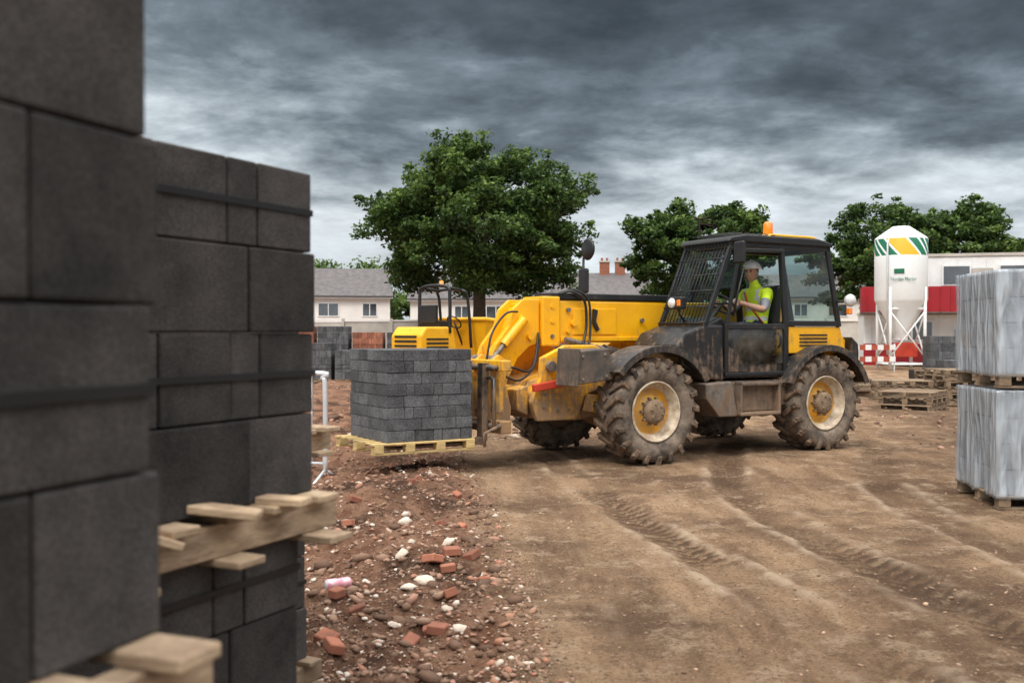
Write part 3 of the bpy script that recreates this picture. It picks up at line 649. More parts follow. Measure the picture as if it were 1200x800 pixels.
# ------------------------------------------------------------ driver
M_vest=pmat('hi_vis_vest',(.72,.95,.03),(.6,.82,.03),scale=12,rough=.7,bump=.004,bscale=30)
M_refl=pmat('reflective_strip',(.7,.72,.73),rough=.35); M_shirt=pmat('grey_shirt',(.27,.29,.32),(.2,.22,.25),scale=10,rough=.9)
M_skin=pmat('skin',(.55,.32,.22),(.46,.26,.18),scale=8,rough=.55); M_trs=pmat('navy_trousers',(.03,.04,.07),(.05,.06,.09),scale=8,rough=.9); M_boot=pmat('boots',(.05,.035,.02),rough=.7)
M_helmet=pmat('helmet_white',(.85,.85,.84),(.82,.82,.8),rough=.3); M_hair=pmat('hair',(.05,.035,.025),rough=.8); M_eye=pmat('eye_dark',(.02,.02,.02),rough=.2)
drv=empty('driver',(1.06,12.2,0),HA)
def skin_body():
    J={'pel':((-2.1,.54,1.56),.15),'sp1':((-2.13,.54,1.70),.14),'sp2':((-2.13,.55,1.86),.16),'ch':((-2.11,.55,1.98),.165),'nb':((-2.08,.55,2.07),.085),'nk':((-2.05,.555,2.14),.056),'hd':((-2.03,.56,2.2),.06),
     'sl':((-2.09,.74,2.015),.078),'el':((-1.96,.82,1.79),.052),'fl':((-1.83,.79,1.82),.045),'wl':((-1.70,.74,1.865),.03),'pl':((-1.63,.72,1.88),.034),
     'sr':((-2.09,.36,2.015),.078),'er':((-1.95,.28,1.80),.052),'fr':((-1.82,.30,1.83),.045),'wr':((-1.70,.335,1.865),.03),'pr':((-1.63,.335,1.88),.034),
     'hl':((-2.02,.63,1.54),.1),'kl':((-1.66,.67,1.58),.075),'cl':((-1.58,.67,1.38),.06),'al':((-1.52,.67,1.16),.045),'tl':((-1.36,.68,1.1),.04),
     'hr':((-2.02,.44,1.54),.1),'kr':((-1.66,.40,1.58),.075),'cr':((-1.58,.40,1.38),.06),'ar':((-1.52,.40,1.16),.045),'tr':((-1.36,.39,1.1),.04)}
    E=[('pel','sp1'),('sp1','sp2'),('sp2','ch'),('ch','nb'),('nb','nk'),('nk','hd'),('ch','sl'),('sl','el'),('el','fl'),('fl','wl'),('wl','pl'),('ch','sr'),('sr','er'),('er','fr'),('fr','wr'),('wr','pr'),
       ('pel','hl'),('hl','kl'),('kl','cl'),('cl','al'),('al','tl'),('pel','hr'),('hr','kr'),('kr','cr'),('cr','ar'),('ar','tr')]
    names=list(J); V=[J[k][0] for k in names]; Rr=[J[k][1] for k in names]; ed=[(names.index(a),names.index(b)) for a,b in E]; roots=[0]
    for sd,k in ((1,'pl'),(-1,'pr')):
        P=Vector(J[k][0])
        for f in range(4):
            o=(f-1.5)*.021; ln=[.95,1.05,1,.8][f]
            c=[P+Vector((.005,0,o)) ,P+Vector((.04*ln,sd*.012,o*1.1+.006)),P+Vector((.062*ln,-sd*.012,o*1.1)),P+Vector((.05*ln,-sd*.034,o))]
            n=len(V); roots.append(n); V+=[tuple(q) for q in c]; Rr+=[.011,.0105,.009,.0075]; ed+=[(n,n+1),(n+1,n+2),(n+2,n+3)]
        c=[P+Vector((-.02,-sd*.01,.02)),P+Vector((.005,-sd*.035,.035)),P+Vector((.03,-sd*.045,.03))]
        n=len(V); roots.append(n); V+=[tuple(q) for q in c]; Rr+=[.013,.011,.009]; ed+=[(n,n+1),(n+1,n+2)]
    me=bpy.data.meshes.new('body_skel'); me.from_pydata(V,ed,[]); o=bpy.data.objects.new('body_skel',me); link(o)
    o.modifiers.new('s','SKIN')
    for i,sv in enumerate(me.skin_vertices[0].data):
        sv.radius=(Rr[i],Rr[i]); sv.use_root=(i in roots)
    s=o.modifiers.new('u','SUBSURF'); s.levels=2; s.render_levels=2
    bpy.context.view_layer.update(); dg=bpy.context.evaluated_depsgraph_get()
    m2=bpy.data.meshes.new_from_object(o.evaluated_get(dg)); bpy.data.objects.remove(o)
    for m in (M_vest,M_refl,M_shirt,M_skin,M_trs,M_boot,M_redp): m2.materials.append(m)
    segs=[]
    def part(k1,k2,mi): segs.append((Vector(J[k1][0]),Vector(J[k2][0]),mi,k1))
    for a,b in (('sp1','sp2'),('sp2','ch'),('ch','nb')): part(a,b,0)
    part('pel','sp1',0); part('nb','nk',3); part('nk','hd',3)
    for s_ in 'lr':
        part('s'+s_,'e'+s_,2); part('e'+s_,'w'+s_,3); part('w'+s_,'p'+s_,3); part('h'+s_,'k'+s_,4); part('k'+s_,'a'+s_,4); part('a'+s_,'t'+s_,5); part('ch','s'+s_,0)
        part('pel','h'+s_,4)
    for p in m2.polygons:
        c=p.center; best=9; bi=0
        for a,b,mi,k in segs:
            d=b-a; t=max(0,min(1,(c-a).dot(d)/d.length_squared)); q=(c-(a+d*t)).length
            q-= .08 if mi==0 else (.05 if mi==4 else 0)
            if q<best: best=q; bi=mi
        if c.x>-1.7 and c.z>1.78: bi=3
        if bi==0:
            if 1.66<c.z<1.71 or (1.80<c.z<1.84): bi=1
            elif (abs(c.y-.43)<.022 or abs(c.y-.67)<.022) and c.z>1.84: bi=1
        p.material_index=bi; p.use_smooth=True
    return link(bpy.data.objects.new('body',m2),drv)
skin_body()
def uvs(name,c,s,mat,parent,seg=24,rings=16,fn=None,rotz=0):
    bm=bmesh.new(); bmesh.ops.create_uvsphere(bm,u_segments=seg,v_segments=rings,radius=1)
    Mz=Matrix.Rotation(rotz,3,'Z')
    for v in bm.verts:
        p=Vector((v.co.x*s[0],v.co.y*s[1],v.co.z*s[2]))
        if fn: p=fn(p,v.co)
        v.co=Mz@p+Vector(c)
    me=bpy.data.meshes.new(name); bm.to_mesh(me); bm.free(); me.materials.append(mat)
    for p in me.polygons: p.use_smooth=True
    return link(bpy.data.objects.new(name,me),parent)
HC=Vector((-2.0,.565,2.265)); hz=R(18)
hM=Matrix.Rotation(hz,3,'Z')
def headshape(p,u):
    if p.z<0:
        k=1+.35*p.z/.115; p=Vector((p.x*(.85+.15*k)+(.012 if p.x>0 else 0),p.y*k,p.z))
    if p.x>0 and -.03<p.z<.02 and abs(p.y)<.016: p.x+=.02*(1-abs(p.y)/.016)*(1-(p.z+.005)**2/.0009*.6)
    if p.x>0 and -.07<p.z<-.05 and abs(p.y)<.03: p.x+=.004
    if p.x>0 and .005<p.z<.03 and .015<abs(p.y)<.05: p.x-=.006
    return p
uvs('head',HC,(.092,.075,.118),M_skin,drv,40,32,headshape,hz)
def hp(x,y,z): return HC+hM@Vector((x,y,z))
uvs('nose',hp(.098,0,-.01),(.018,.014,.024),M_skin,drv,12,8,None,hz)
for s_ in (-1,1):
    uvs('eye',hp(.08,s_*.03,.015),(.01,.012,.007),M_eye,drv,10,8,None,hz); uvs('ear',hp(-.005,s_*.076,-.005),(.018,.009,.032),M_skin,drv,12,8,None,hz)
    uvs('eyebrow',hp(.083,s_*.03,.032),(.006,.017,.004),M_hair,drv,10,6,None,hz)
uvs('mouth',hp(.087,0,-.058),(.006,.022,.005),pmat('lips',(.35,.12,.1),rough=.5),drv,12,8,None,hz)
uvs('hair',hp(-.02,0,.02),(.082,.079,.1),M_hair,drv,20,14,lambda p,u:Vector((min(p.x,.03),p.y,max(p.z,-.055))),hz)
uvs('helmet',hp(0,0,.055),(.13,.112,.112),M_helmet,drv,28,18,lambda p,u:Vector((p.x,p.y,max(p.z,-.004))),hz)
uvs('helmet_peak',hp(.105,0,.052),(.075,.088,.008),M_helmet,drv,20,8,None,hz)
uvs('helmet_ridge',hp(-.005,0,.08),(.118,.02,.097),M_helmet,drv,16,10,lambda p,u:Vector((p.x,p.y,max(p.z,-.02))),hz)
tubes('seat_belt',[([(-2.12,.72,1.56),(-1.97,.69,1.72),(-1.945,.55,1.88),(-1.99,.44,2.02)],.012)],M_redp,drv,sides=6)

# ------------------------------------------------------------ site dumper
D=empty('site_dumper',(-1.2,20.4,0),R(50))
for cx in (-.75,.75):
    for cy in (-.65,.65): wheel(D,cx,cy,.42,.3,1 if cy>0 else -1,'wheel',nl=14)
bx('chassis',-1.1,1.1,-.35,.35,.4,.65,M_blk,D)
prism('engine_cover',[(-1.35,.6),(-1.35,1.45),(-1.2,1.62),(-.45,1.62),(-.35,1.2),(-.35,.6)],-.42,.42,M_yel2,D,bevel=.04)
boxes('engine_grille',[((-1.357,0,.8+.09*i),(.02,.6,.04)) for i in range(8)],M_blkclean,D)
boxes('side_grille',[((-.9,-.425,.9+.08*i),(.6,.02,.035)) for i in range(7)],M_blkclean,D)
bx('rear_bumper',-1.5,-1.36,-.6,.6,.55,.75,M_blkclean,D)
bx('seat',-.7,-.3,-.25,.25,1.63,1.74,M_blkclean,D); bx('seat_back',-.78,-.7,-.25,.25,1.7,2.05,M_blkclean,D)
tubes('roll_bar',[(curve_pts([(-.55,-.42,1.5),(-.55,-.42,2.2),(-.55,-.33,2.42),(-.55,.33,2.42),(-.55,.42,2.2),(-.55,.42,1.5)],6),.035),(curve_pts([(.1,-.4,1.2),(0,-.4,2.15),(-.1,-.32,2.36),(-.1,.32,2.36),(0,.4,2.15),(.1,.4,1.2)],6),.03),([(-.55,-.33,2.41),(-.1,-.32,2.36)],.03),([(-.55,.33,2.41),(-.1,.32,2.36)],.03)],M_blkclean,D)
lathe('beacon',[(0,.14),(.04,.13),(.055,.02),(.055,0)],(-.35,0,2.42),M_orange,D,axis='z',seg=14)
tubes('steering_wheel',[([Vector((.02,.17*math.cos(a*.4488),1.72+.12*math.sin(a*.4488)))+Vector((-.1*math.sin(a*.4488),0,0)) for a in range(15)],.015),([(.3,0,1.2),(.03,0,1.72)],.02)],M_blkclean,D)
V=[(.15,-.75,1.78),(1.75,-.85,1.62),(1.75,.85,1.62),(.15,.75,1.78),(.35,-.5,.8),(1.15,-.6,.72),(1.15,.6,.72),(.35,.5,.8)]
mesh_obj('skip',V,[(4,5,6,7),(0,1,5,4),(1,2,6,5),(2,3,7,6),(3,0,4,7)],M_yel2,D)
tubes('skip_rim',[([V[0],V[1],V[2],V[3],V[0]],.04)],M_yel2,D)
uvs('load',(.95,0,1.55),(.72,.68,.2),pmat('soil',(.2,.13,.09),rough=.95,bump=.03,bscale=8),D)

# ------------------------------------------------------------ galvanised barrier
B=empty('crowd_barrier',(-1.86,9.9,0),R(165))
fr=curve_pts([(0,0,.12),(0,0,.95),(.03,0,1.05),(.13,0,1.1),(1.9,0,1.1),(1.99,0,1.05),(2.02,0,.95),(2.02,0,.12)],6)
bars=[(fr,.026),([(0,0,.2),(2.02,0,.2)],.015)]
for i in range(1,14): bars.append(([(i*.145,0,.2),(i*.145,0,1.09)],.008))
for xx in (0.0,2.02): bars.append(([(xx,0,.14),(xx,-.28,.02)],.015)); bars.append(([(xx,0,.14),(xx,.28,.02)],.015))
tubes('frame',bars,M_galv,B)

# ------------------------------------------------------------ distant packs and clutter
def simple_pack(name,loc,rz,w,d,rows,mat,rh=.215,z0=.12):
    e=empty(name,loc,rz); blockpack(e,-w/2,w/2,-d/2,d/2,z0,rows,mat,'DD' if w>1.1 else 'CB',(1,),rh=rh); pallet(e,-w/2,w/2,-d/2,d/2,0,M_wood_old,boards_y=False); return e
for i,xx in enumerate(np.arange(-8.2,-3.4,1.12)):
    m=M_red if i in (0,1,3) else M_block2
    simple_pack('brick_pallet' if m is M_red else 'concrete_block_pallet',(xx,33+.25*i,0),R(4+random.uniform(-3,3)),1.0,1.0,8 if i<3 else 7,m,rh=.2)
for i,xx in enumerate(np.arange(-7.0,-3.5,1.1)):
    simple_pack('concrete_block_pallet',(xx,30.2,0),R(random.uniform(-6,6)),1.0,1.0,4 if i!=1 else 5,M_block2)
for i,(xx,yy,r) in enumerate(((-.9,30,7),(.1,30.5,7),(1.2,31,6))):
    simple_pack('brick_pallet',(xx,yy,0),R(5),1.0,1.0,r,M_red)
for i,(xx,yy,r,m) in enumerate(((12.6,29,6,M_block2),(13.7,29.3,7,M_blockl),(14.9,29.5,7,M_block2),(12.2,27,3,M_block2),(13.4,26.5,4,M_wood_old),(10.9,25.5,2,M_block))):
    simple_pack('concrete_block_pallet',(xx,yy,0),R(-10+i*4),1.0,1.0,r,m)
for i,(xx,yy,nn) in enumerate(((8.4,21.5,4),(9.5,21.0,6),(10.3,23.4,5),(8.6,24.5,3),(7.9,19.6,3))):
    e=empty('pallet_pile',(xx,yy,0),R(-15+i*17))
    for j in range(nn): pallet(e,-.6+random.uniform(-.05,.05),.6,-.5,.5,j*.124,M_wood_old,boards_y=(j%2==0))
e=empty('timber_pile',(8.2,23.2,0),R(20))
boxes('timbers',[((random.uniform(-.3,.3),random.uniform(-.5,.5),.06+.07*(i//4)),(2.2,.1,.06),Matrix.Rotation(random.uniform(-.25,.25),3,'Z')) for i in range(14)],M_wood_old,e,bevel=.004)
e=empty('safety_barrier',(13.6,38,0),R(10))
boxes('boards_red',[((-.75+.5*i,0,.95),(.25,.04,.2)) for i in range(4)]+[((-.75+.5*i,0,.5),(.25,.04,.2)) for i in range(4)],M_rw,e)
boxes('boards_white',[((-.5+.5*i,0,.95),(.25,.04,.2)) for i in range(4)]+[((-.5+.5*i,0,.5),(.25,.04,.2)) for i in range(4)],M_white,e)
boxes('posts',[((-.9,.03,.55),(.05,.02,1.1)),((1.1,.03,.55),(.05,.02,1.1))],M_galv,e)

# ------------------------------------------------------------ site wall & houses
W=empty('boundary_wall',(0,62,0),0)
boxes('panels',[((i*3.0,0,1.1+.04*math.sin(i*2.1)),(2.92,.15,2.2)) for i in range(-14,16)],M_wallf,W,bevel=.02)
boxes('posts',[((i*3.0+1.5,-.06,1.2),(.18,.2,2.4)) for i in range(-14,16)],M_wallf,W,bevel=.01)
boxes('coping',[((0+i*3.0,0,2.27),(2.9,.3,.08)) for i in range(-14,16)],M_render,W)
def house(name,x0,x1,y,eave,ridge,depth=8,rz=0,units=2,chim=()):
    w=x1-x0; e=empty(name,((x0+x1)/2,y,0),rz)
    prism('walls',[(0,0),(0,eave),(depth/2,ridge-.15),(depth,eave),(depth,0)],-w/2,w/2,M_render,e,bevel=0,axis='x')
    t=.18; ov=.35
    s=(ridge-eave)/(depth/2)
    prism('roof',[(-ov,eave-ov*s+.02),(depth/2,ridge+.02),(depth+ov,eave-ov*s+.02),(depth+ov,eave-ov*s+t+.02),(depth/2,ridge+t+.05),(-ov,eave-ov*s+t+.02)],-w/2-.25,w/2+.25,M_roof,e,bevel=0,axis='x')
    box('fascia',(0,-ov-.03,eave-ov*s+.05),(w+.5,.05,.2),M_white,e,bevel=0); cyl('gutter',(-w/2-.25,-ov-.1,eave-ov*s+.12),(w/2+.25,-ov-.1,eave-ov*s+.12),.06,M_blkclean,e,sides=8)
    fr=[];gl=[]
    n=units*2
    for i in range(n):
        xx=-w/2+w*(i+.5)/n
        for z,h in ((eave-1.25,1.15),(1.5,1.3)):
            ww=1.7 if i%2==0 else 1.2
            fr+=[((xx,-.03,z-h/2),(ww+.14,.08,.09)),((xx,-.03,z+h/2),(ww+.14,.08,.09)),((xx-ww/2-.03,-.03,z),(.08,.075,h)),((xx+ww/2+.03,-.03,z),(.08,.075,h)),((xx,-.03,z),(.07,.07,h))]
            gl.append(((xx,-.012,z),(ww,.03,h-.06)))
    boxes('window_frames',fr,M_white,e); boxes('window_glass',gl,M_win,e)
    boxes('doors',[((-w/2+w*(i+1)/units-.75,-.04,1.05),(.95,.1,2.1)) for i in range(units)],M_cabred,e)
    for cx,hh in chim:
        box('chimney',(cx,depth/2,ridge+hh/2-.1),(.95,.75,hh+.4),M_red,e,bevel=0); box('chimney_cap',(cx,depth/2,ridge+hh+.12),(1.1,.9,.12),M_wallf,e,bevel=0)
        boxes('chimney_pots',[((cx-.25,depth/2,ridge+hh+.33),(.22,.22,.32)),((cx+.25,depth/2,ridge+hh+.33),(.22,.22,.32))],M_red,e)
house('terraced_house',-18.0,-10.8,88,4.8,7.2,rz=R(10),units=1,chim=())
house('terraced_house',-9.2,3.2,90,4.6,6.7,units=2,chim=((-1.2,.9),(1.8,.9)))
house('terraced_house',3.8,15,93,4.9,7.1,rz=R(-3),units=2,chim=((-.6,1.2),(.9,1.2)))
house('terraced_house',22,36,94,4.9,7.0,units=2,chim=((2,1.0),))
house('terraced_house',38,56,96,4.9,7.2,units=3,chim=((2,1.0),))
house('terraced_house',-40,-21,95,4.8,7.0,units=3,chim=((2,1.0),))

# ------------------------------------------------------------ silo
def silo_mat():
    m=pmat('silo_paint',(.78,.8,.8),(.68,.7,.69),scale=.8,rough=.45); N=m.node_tree.nodes; L=m.node_tree.links; b=N['Principled BSDF']
    src=b.inputs['Base Color'].links[0].from_socket
    tc=N.new('ShaderNodeTexCoord'); s=N.new('ShaderNodeSeparateXYZ'); L.new(tc.outputs['Object'],s.inputs[0])
    def M2(op,a,b2=None):
        n=N.new('ShaderNodeMath'); n.operation=op
        for i,v in enumerate((a,b2)):
            if v is None: continue
            if isinstance(v,(int,float)): n.inputs[i].default_value=v
            else: L.new(v,n.inputs[i])
        return n.outputs[0]
    an=M2('ARCTAN2',s.outputs['X'],M2('MULTIPLY',s.outputs['Y'],-1.0))
    u=M2('ADD',M2('MULTIPLY',an,1.06),M2('MULTIPLY',s.outputs['Z'],.9))
    f=M2('PINGPONG',M2('ADD',u,.15),1.1)
    cr=N.new('ShaderNodeValToRGB'); cr.color_ramp.interpolation='CONSTANT'; e=cr.color_ramp.elements
    L.new(M2('DIVIDE',f,1.1),cr.inputs[0])
    e[0].color=(.85,.40,.02,1); e[1].position=.9; e[1].color=(.01,.15,.08,1)
    for p,c in ((.36,(.78,.8,.8,1)),(.46,(.01,.15,.08,1)),(.80,(.78,.8,.8,1))):
        k=e.new(p); k.color=c
    g=M2('MULTIPLY',M2('GREATER_THAN',s.outputs['Z'],4.72),M2('LESS_THAN',s.outputs['Z'],5.42))
    mx=N.new('ShaderNodeMix'); mx.data_type='RGBA'; L.new(g,mx.inputs[0]); L.new(src,mx.inputs[6]); L.new(cr.outputs[0],mx.inputs[7]); L.new(mx.outputs[2],b.inputs['Base Color'])
    return m
S=empty('mortar_silo',(16.4,42,0),R(0))
lathe('silo_shell',[(0.05,6.0),(.35,5.97),(1.02,5.5),(1.06,5.44),(1.06,2.9),(1.02,2.8),(.3,1.5),(.28,1.2)],(0,0,0),silo_mat(),S,axis='z',seg=48)
legs=[]
for a in (45,135,225,315):
    c,s_=math.cos(R(a))*1.02,math.sin(R(a))*1.02; legs.append(([(c,s_,0),(c,s_,3.4)],.07))
for (a,b) in ((45,135),(135,225),(225,315),(315,45)):
    p=lambda q,z:(math.cos(R(q))*1.02,math.sin(R(q))*1.02,z)
    legs+=[([p(a,.5),p(b,2.4)],.035),([p(b,.5),p(a,2.4)],.035),([p(a,2.5),p(b,2.5)],.05),([p(a,.2),p(b,.2)],.05)]
tubes('legs',legs,M_white,S,sides=8)
tubes('fill_pipe',[([(-.85,-.75,.6),(-.85,-.75,5.2),(-.6,-.5,5.8)],.04)],M_galv,S)
box('mixer_unit',(.1,-.1,.8),(.9,.6,.6),M_redp,S)
txt=bpy.data.curves.new('silo_lettering','FONT'); txt.body='Norden Mortar'; txt.size=.22; txt.extrude=.004; txt.align_x='CENTER'; txt.materials.append(M_green)
to=bpy.data.objects.new('silo_lettering',txt); to.location=(-.3,-1.045,3.65); to.rotation_euler=(R(90),0,R(-16)); to.scale=(.72,1,1); link(to,S)
box('silo_mark',(-.45,-.97,4.05),(.4,.05,.2),M_green,S,rot=(0,0,R(-25)),bevel=.02)

# ------------------------------------------------------------ site cabins
C=empty('site_cabin',(23.3,45,0),R(-14))
def cabin(z0,x0,x1,col1,dep=3,h=2.6):
    bx('cabin_shell',x0,x1,0,dep,z0,z0+h,col1,C,bevel=.03)
    boxes('cabin_ribs',[((x0+.3+i*.6,-.02,z0+h/2),(.05,.05,h-.2)) for i in range(int((x1-x0)/.6))],col1,C)
    bx('cabin_roof_edge',x0-.05,x1+.05,-.06,dep+.05,z0+h+.004,z0+h+.14,M_wallf,C)
cabin(0,-7,8,M_white,h=2.35)
bx('red_base',-7.03,8.03,-.08,.0-.05,0,1.0,M_cabred,C)
bx('red_balcony_panel',-7.2,-.5,-1.2,-1.1,2.45,3.6,M_cabred,C); bx('balcony_floor',-7.2,8,-1.2,-.05,2.36,2.44,M_dark,C); bx('red_balcony_panel_b',-7.2,-7.1,-1.1,-.06,2.45,3.6,M_cabred,C)
boxes('balcony_ribs',[((-7.0+.45*i,-1.22,3.0),(.05,.04,1.08)) for i in range(15)],M_cabred,C)
cabin(2.55,-6.2,8,M_white,h=2.45)
wf=[];wg=[]
for x in (-5.2,-3.0,-.6,1.8,4.4):
    wf.append(((x,-.06,4.15),(1.25,.06,.95))); wg.append(((x,-.10,4.15),(1.1,.04,.8)))
for x in (-4.6,-1.4,2.4): wf.append(((x,-.06,1.6),(1.25,.06,.95))); wg.append(((x,-.10,1.6),(1.1,.04,.8)))
boxes('window_frames',wf,M_white,C); boxes('window_glass',wg,M_win,C); boxes('cabin_door',[((-1.9,-.1,3.5),(.9,.06,1.9))],M_wallf,C)
tubes('railing',[([(x,-1.15,2.4),(x,-1.15,3.6)],.03) for x in np.arange(-.4,8,1.2)]+[([(-.5,-1.15,3.55),(8,-1.15,3.55)],.03)],M_galv,C)

# ------------------------------------------------------------ trees
def leaf_mat():
    m=bpy.data.materials.new('foliage'); m.use_nodes=True; N=m.node_tree.nodes; L=m.node_tree.links; b=N['Principled BSDF']
    b.inputs['Roughness'].default_value=.6; b.inputs['Specular IOR Level'].default_value=.25
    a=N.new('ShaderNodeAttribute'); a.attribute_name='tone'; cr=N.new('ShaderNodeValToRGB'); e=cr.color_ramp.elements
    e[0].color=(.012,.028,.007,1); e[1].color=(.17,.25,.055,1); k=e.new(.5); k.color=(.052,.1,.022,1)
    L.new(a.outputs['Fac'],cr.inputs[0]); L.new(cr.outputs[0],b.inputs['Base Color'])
    t=N.new('ShaderNodeBsdfTranslucent'); L.new(cr.outputs[0],t.inputs[0]); mx=N.new('ShaderNodeMixShader'); mx.inputs[0].default_value=.3
    L.new(b.outputs[0],mx.inputs[1]); L.new(t.outputs[0],mx.inputs[2]); L.new(mx.outputs[0],N['Material Output'].inputs[0]); return m
M_leaf=leaf_mat()
def foliage(name,cent,sig,per,size,parent,rg):
    P=[];Tn=[]
    for c,s in zip(cent,sig):
        n=int(per*rg.uniform(.6,1.3)); p=rg.normal(0,1,(n,3)); r=np.linalg.norm(p,axis=1,keepdims=True); p=p/np.maximum(r,.01)*np.minimum(r,2.2)
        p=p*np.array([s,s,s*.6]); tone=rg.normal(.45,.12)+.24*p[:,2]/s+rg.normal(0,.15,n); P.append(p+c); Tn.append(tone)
    P=np.concatenate(P); Tn=np.clip(np.concatenate(Tn),0,1); n=len(P)
    nrm=rg.normal(0,1,(n,3)); nrm[:,2]=np.abs(nrm[:,2])+.3; nrm/=np.linalg.norm(nrm,axis=1,keepdims=True)
    a=np.cross(nrm,rg.normal(0,1,(n,3))); a/=np.linalg.norm(a,axis=1,keepdims=True); b=np.cross(nrm,a)
    sz=(size*rg.uniform(.6,1.4,(n,1)))
    V=np.stack([P-a*sz,P+b*sz*.55+nrm*sz*.15,P+a*sz,P-b*sz*.55-nrm*sz*.1],1).reshape(-1,3)
    me=bpy.data.meshes.new(name); me.vertices.add(4*n); me.vertices.foreach_set('co',V.astype(np.float32).ravel())
    me.loops.add(4*n); me.loops.foreach_set('vertex_index',np.arange(4*n,dtype=np.int32)); me.polygons.add(n); me.polygons.foreach_set('loop_start',(np.arange(n)*4).astype(np.int32)); me.update(calc_edges=True)
    at=me.attributes.new('tone','FLOAT','POINT'); at.data.foreach_set('value',np.repeat(Tn,4).astype(np.float32)); me.materials.append(M_leaf)
    return link(bpy.data.objects.new(name,me),parent)
def tree(name,x,y,zc,rx,rz,tr,ncl,per,leaf,seed,lowcut=-.85):
    rg=np.random.default_rng(seed); e=empty(name,(x,y,0))
    C=[];S_=[]
    ph=rg.uniform(0,6.28,6); tries=0
    while len(C)<ncl and tries<40000:
        tries+=1
        d=rg.normal(0,1,3); d/=np.linalg.norm(d); az=math.atan2(d[1],d[0])
        lob=1+.10*math.sin(3*az+ph[0])+.07*math.sin(5*az+ph[1]+3*d[2])+.08*math.sin(4*d[2]*2+ph[2]+az)
        r=(.25+.75*rg.random()**.45)*lob
        p=np.array([d[0]*rx*r,d[1]*rx*r,d[2]*rz*r])
        if p[2]<lowcut*rz*.9: continue
        if p[2]<-.3*rz and math.hypot(p[0],p[1])<.25*rx: continue
        if C and min(np.linalg.norm((np.array(c)-p)) for c in C)<rx*.1: continue
        C.append(p); S_.append(rx*rg.uniform(.055,.105))
    C=np.array(C); ncl=len(C)
    T2=[];S2=[]
    for i in range(ncl):
        for _ in range(2):
            d=C[i]/ (np.linalg.norm(C[i])+.01); T2.append(C[i]+d*rx*rg.uniform(.03,.15)+rg.normal(0,rx*.06,3)); S2.append(rx*rg.uniform(.022,.05))
    off=np.array([0,0,zc])
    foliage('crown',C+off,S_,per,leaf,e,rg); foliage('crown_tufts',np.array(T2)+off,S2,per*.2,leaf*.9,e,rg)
    V=[];F=[]
    def add(pts,r,sd=7):
        v,f=tube_vf(pts,r,sd,cap=False); n=len(V); V.extend(v); F.extend([tuple(i+n for i in q) for q in f])
    fork=zc-rz*.62
    add([(0,0,-.2),(.03*tr,0,.5),(.1*tr,.1*tr,fork*.6),(0,0,fork)],[tr*1.5,tr*1.1,tr*.9,tr*.85],12)
    mains=[]
    for i in range(8):
        az=i*math.pi/4+rg.uniform(-.3,.3); q=Vector((math.cos(az)*rx*rg.uniform(.3,.6),math.sin(az)*rx*rg.uniform(.3,.6),zc+rz*rg.uniform(-.25,.45)))
        mid=Vector((q.x*.4,q.y*.4,fork+(q.z-fork)*.45+rg.uniform(-.3,.3))); pts=curve_pts([(0,0,fork-.1),mid,q],5); rr=np.linspace(tr*.55,tr*.16,len(pts)); add(pts,list(rr)); mains.append(pts)
    pts=curve_pts([(0,0,fork-.1),(rg.normal(0,.3),0,zc),(0,0,zc+rz*.7)],5); add(pts,list(np.linspace(tr*.6,tr*.12,len(pts)))); mains.append(pts)
    allp=[p for m in mains for p in m[3:]]
    for c in C:
        c=Vector(c)+Vector((0,0,zc)); q=min(allp,key=lambda p:(p-c).length+ (2 if p.z>c.z+.5 else 0)); mid=(q+c)/2+Vector((0,0,-.08*(c-q).length)); add([q,mid,c],[tr*.13,tr*.08,tr*.03],5)
    mesh_obj('trunk_and_limbs',V,F,M_bark,e,smooth=True)
    return e
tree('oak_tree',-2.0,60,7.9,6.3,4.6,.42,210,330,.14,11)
tree('oak_tree',13.9,74,7.3,5.0,3.8,.4,130,240,.17,23)
tree('oak_tree',29.2,78,7.2,5.2,4.0,.4,130,220,.17,31)
tree('oak_tree',36.0,80,7.4,5.0,4.3,.4,120,220,.17,37)
tree('oak_tree',-60,120,9,9,6,.5,90,160,.35,41)
def belt(name,x0,x1,y,h,seed,n=60,per=160,leaf=.35):
    rg=np.random.default_rng(seed); e=empty(name,(0,0,0)); C=[];S_=[]
    for i in range(n):
        xx=rg.uniform(x0,x1); C.append((xx,y+rg.normal(0,2),h*rg.uniform(.3,.9)+.6*math.sin(xx*.5+seed))); S_.append(rg.uniform(.8,1.5))
    foliage('leaves',np.array(C),S_,per,leaf,e,rg)
belt('distant_trees',-30,-14.5,112,10.2,5,90,200,.22)
belt('distant_trees',-90,-28,140,9,6,120,120,.5)
belt('distant_trees',40,130,130,8,7,170,120,.5)
belt('distant_trees',-20,45,150,7.5,8,150,100,.5)
belt('hedge',2,9,59,1.4,9,30,120,.12)

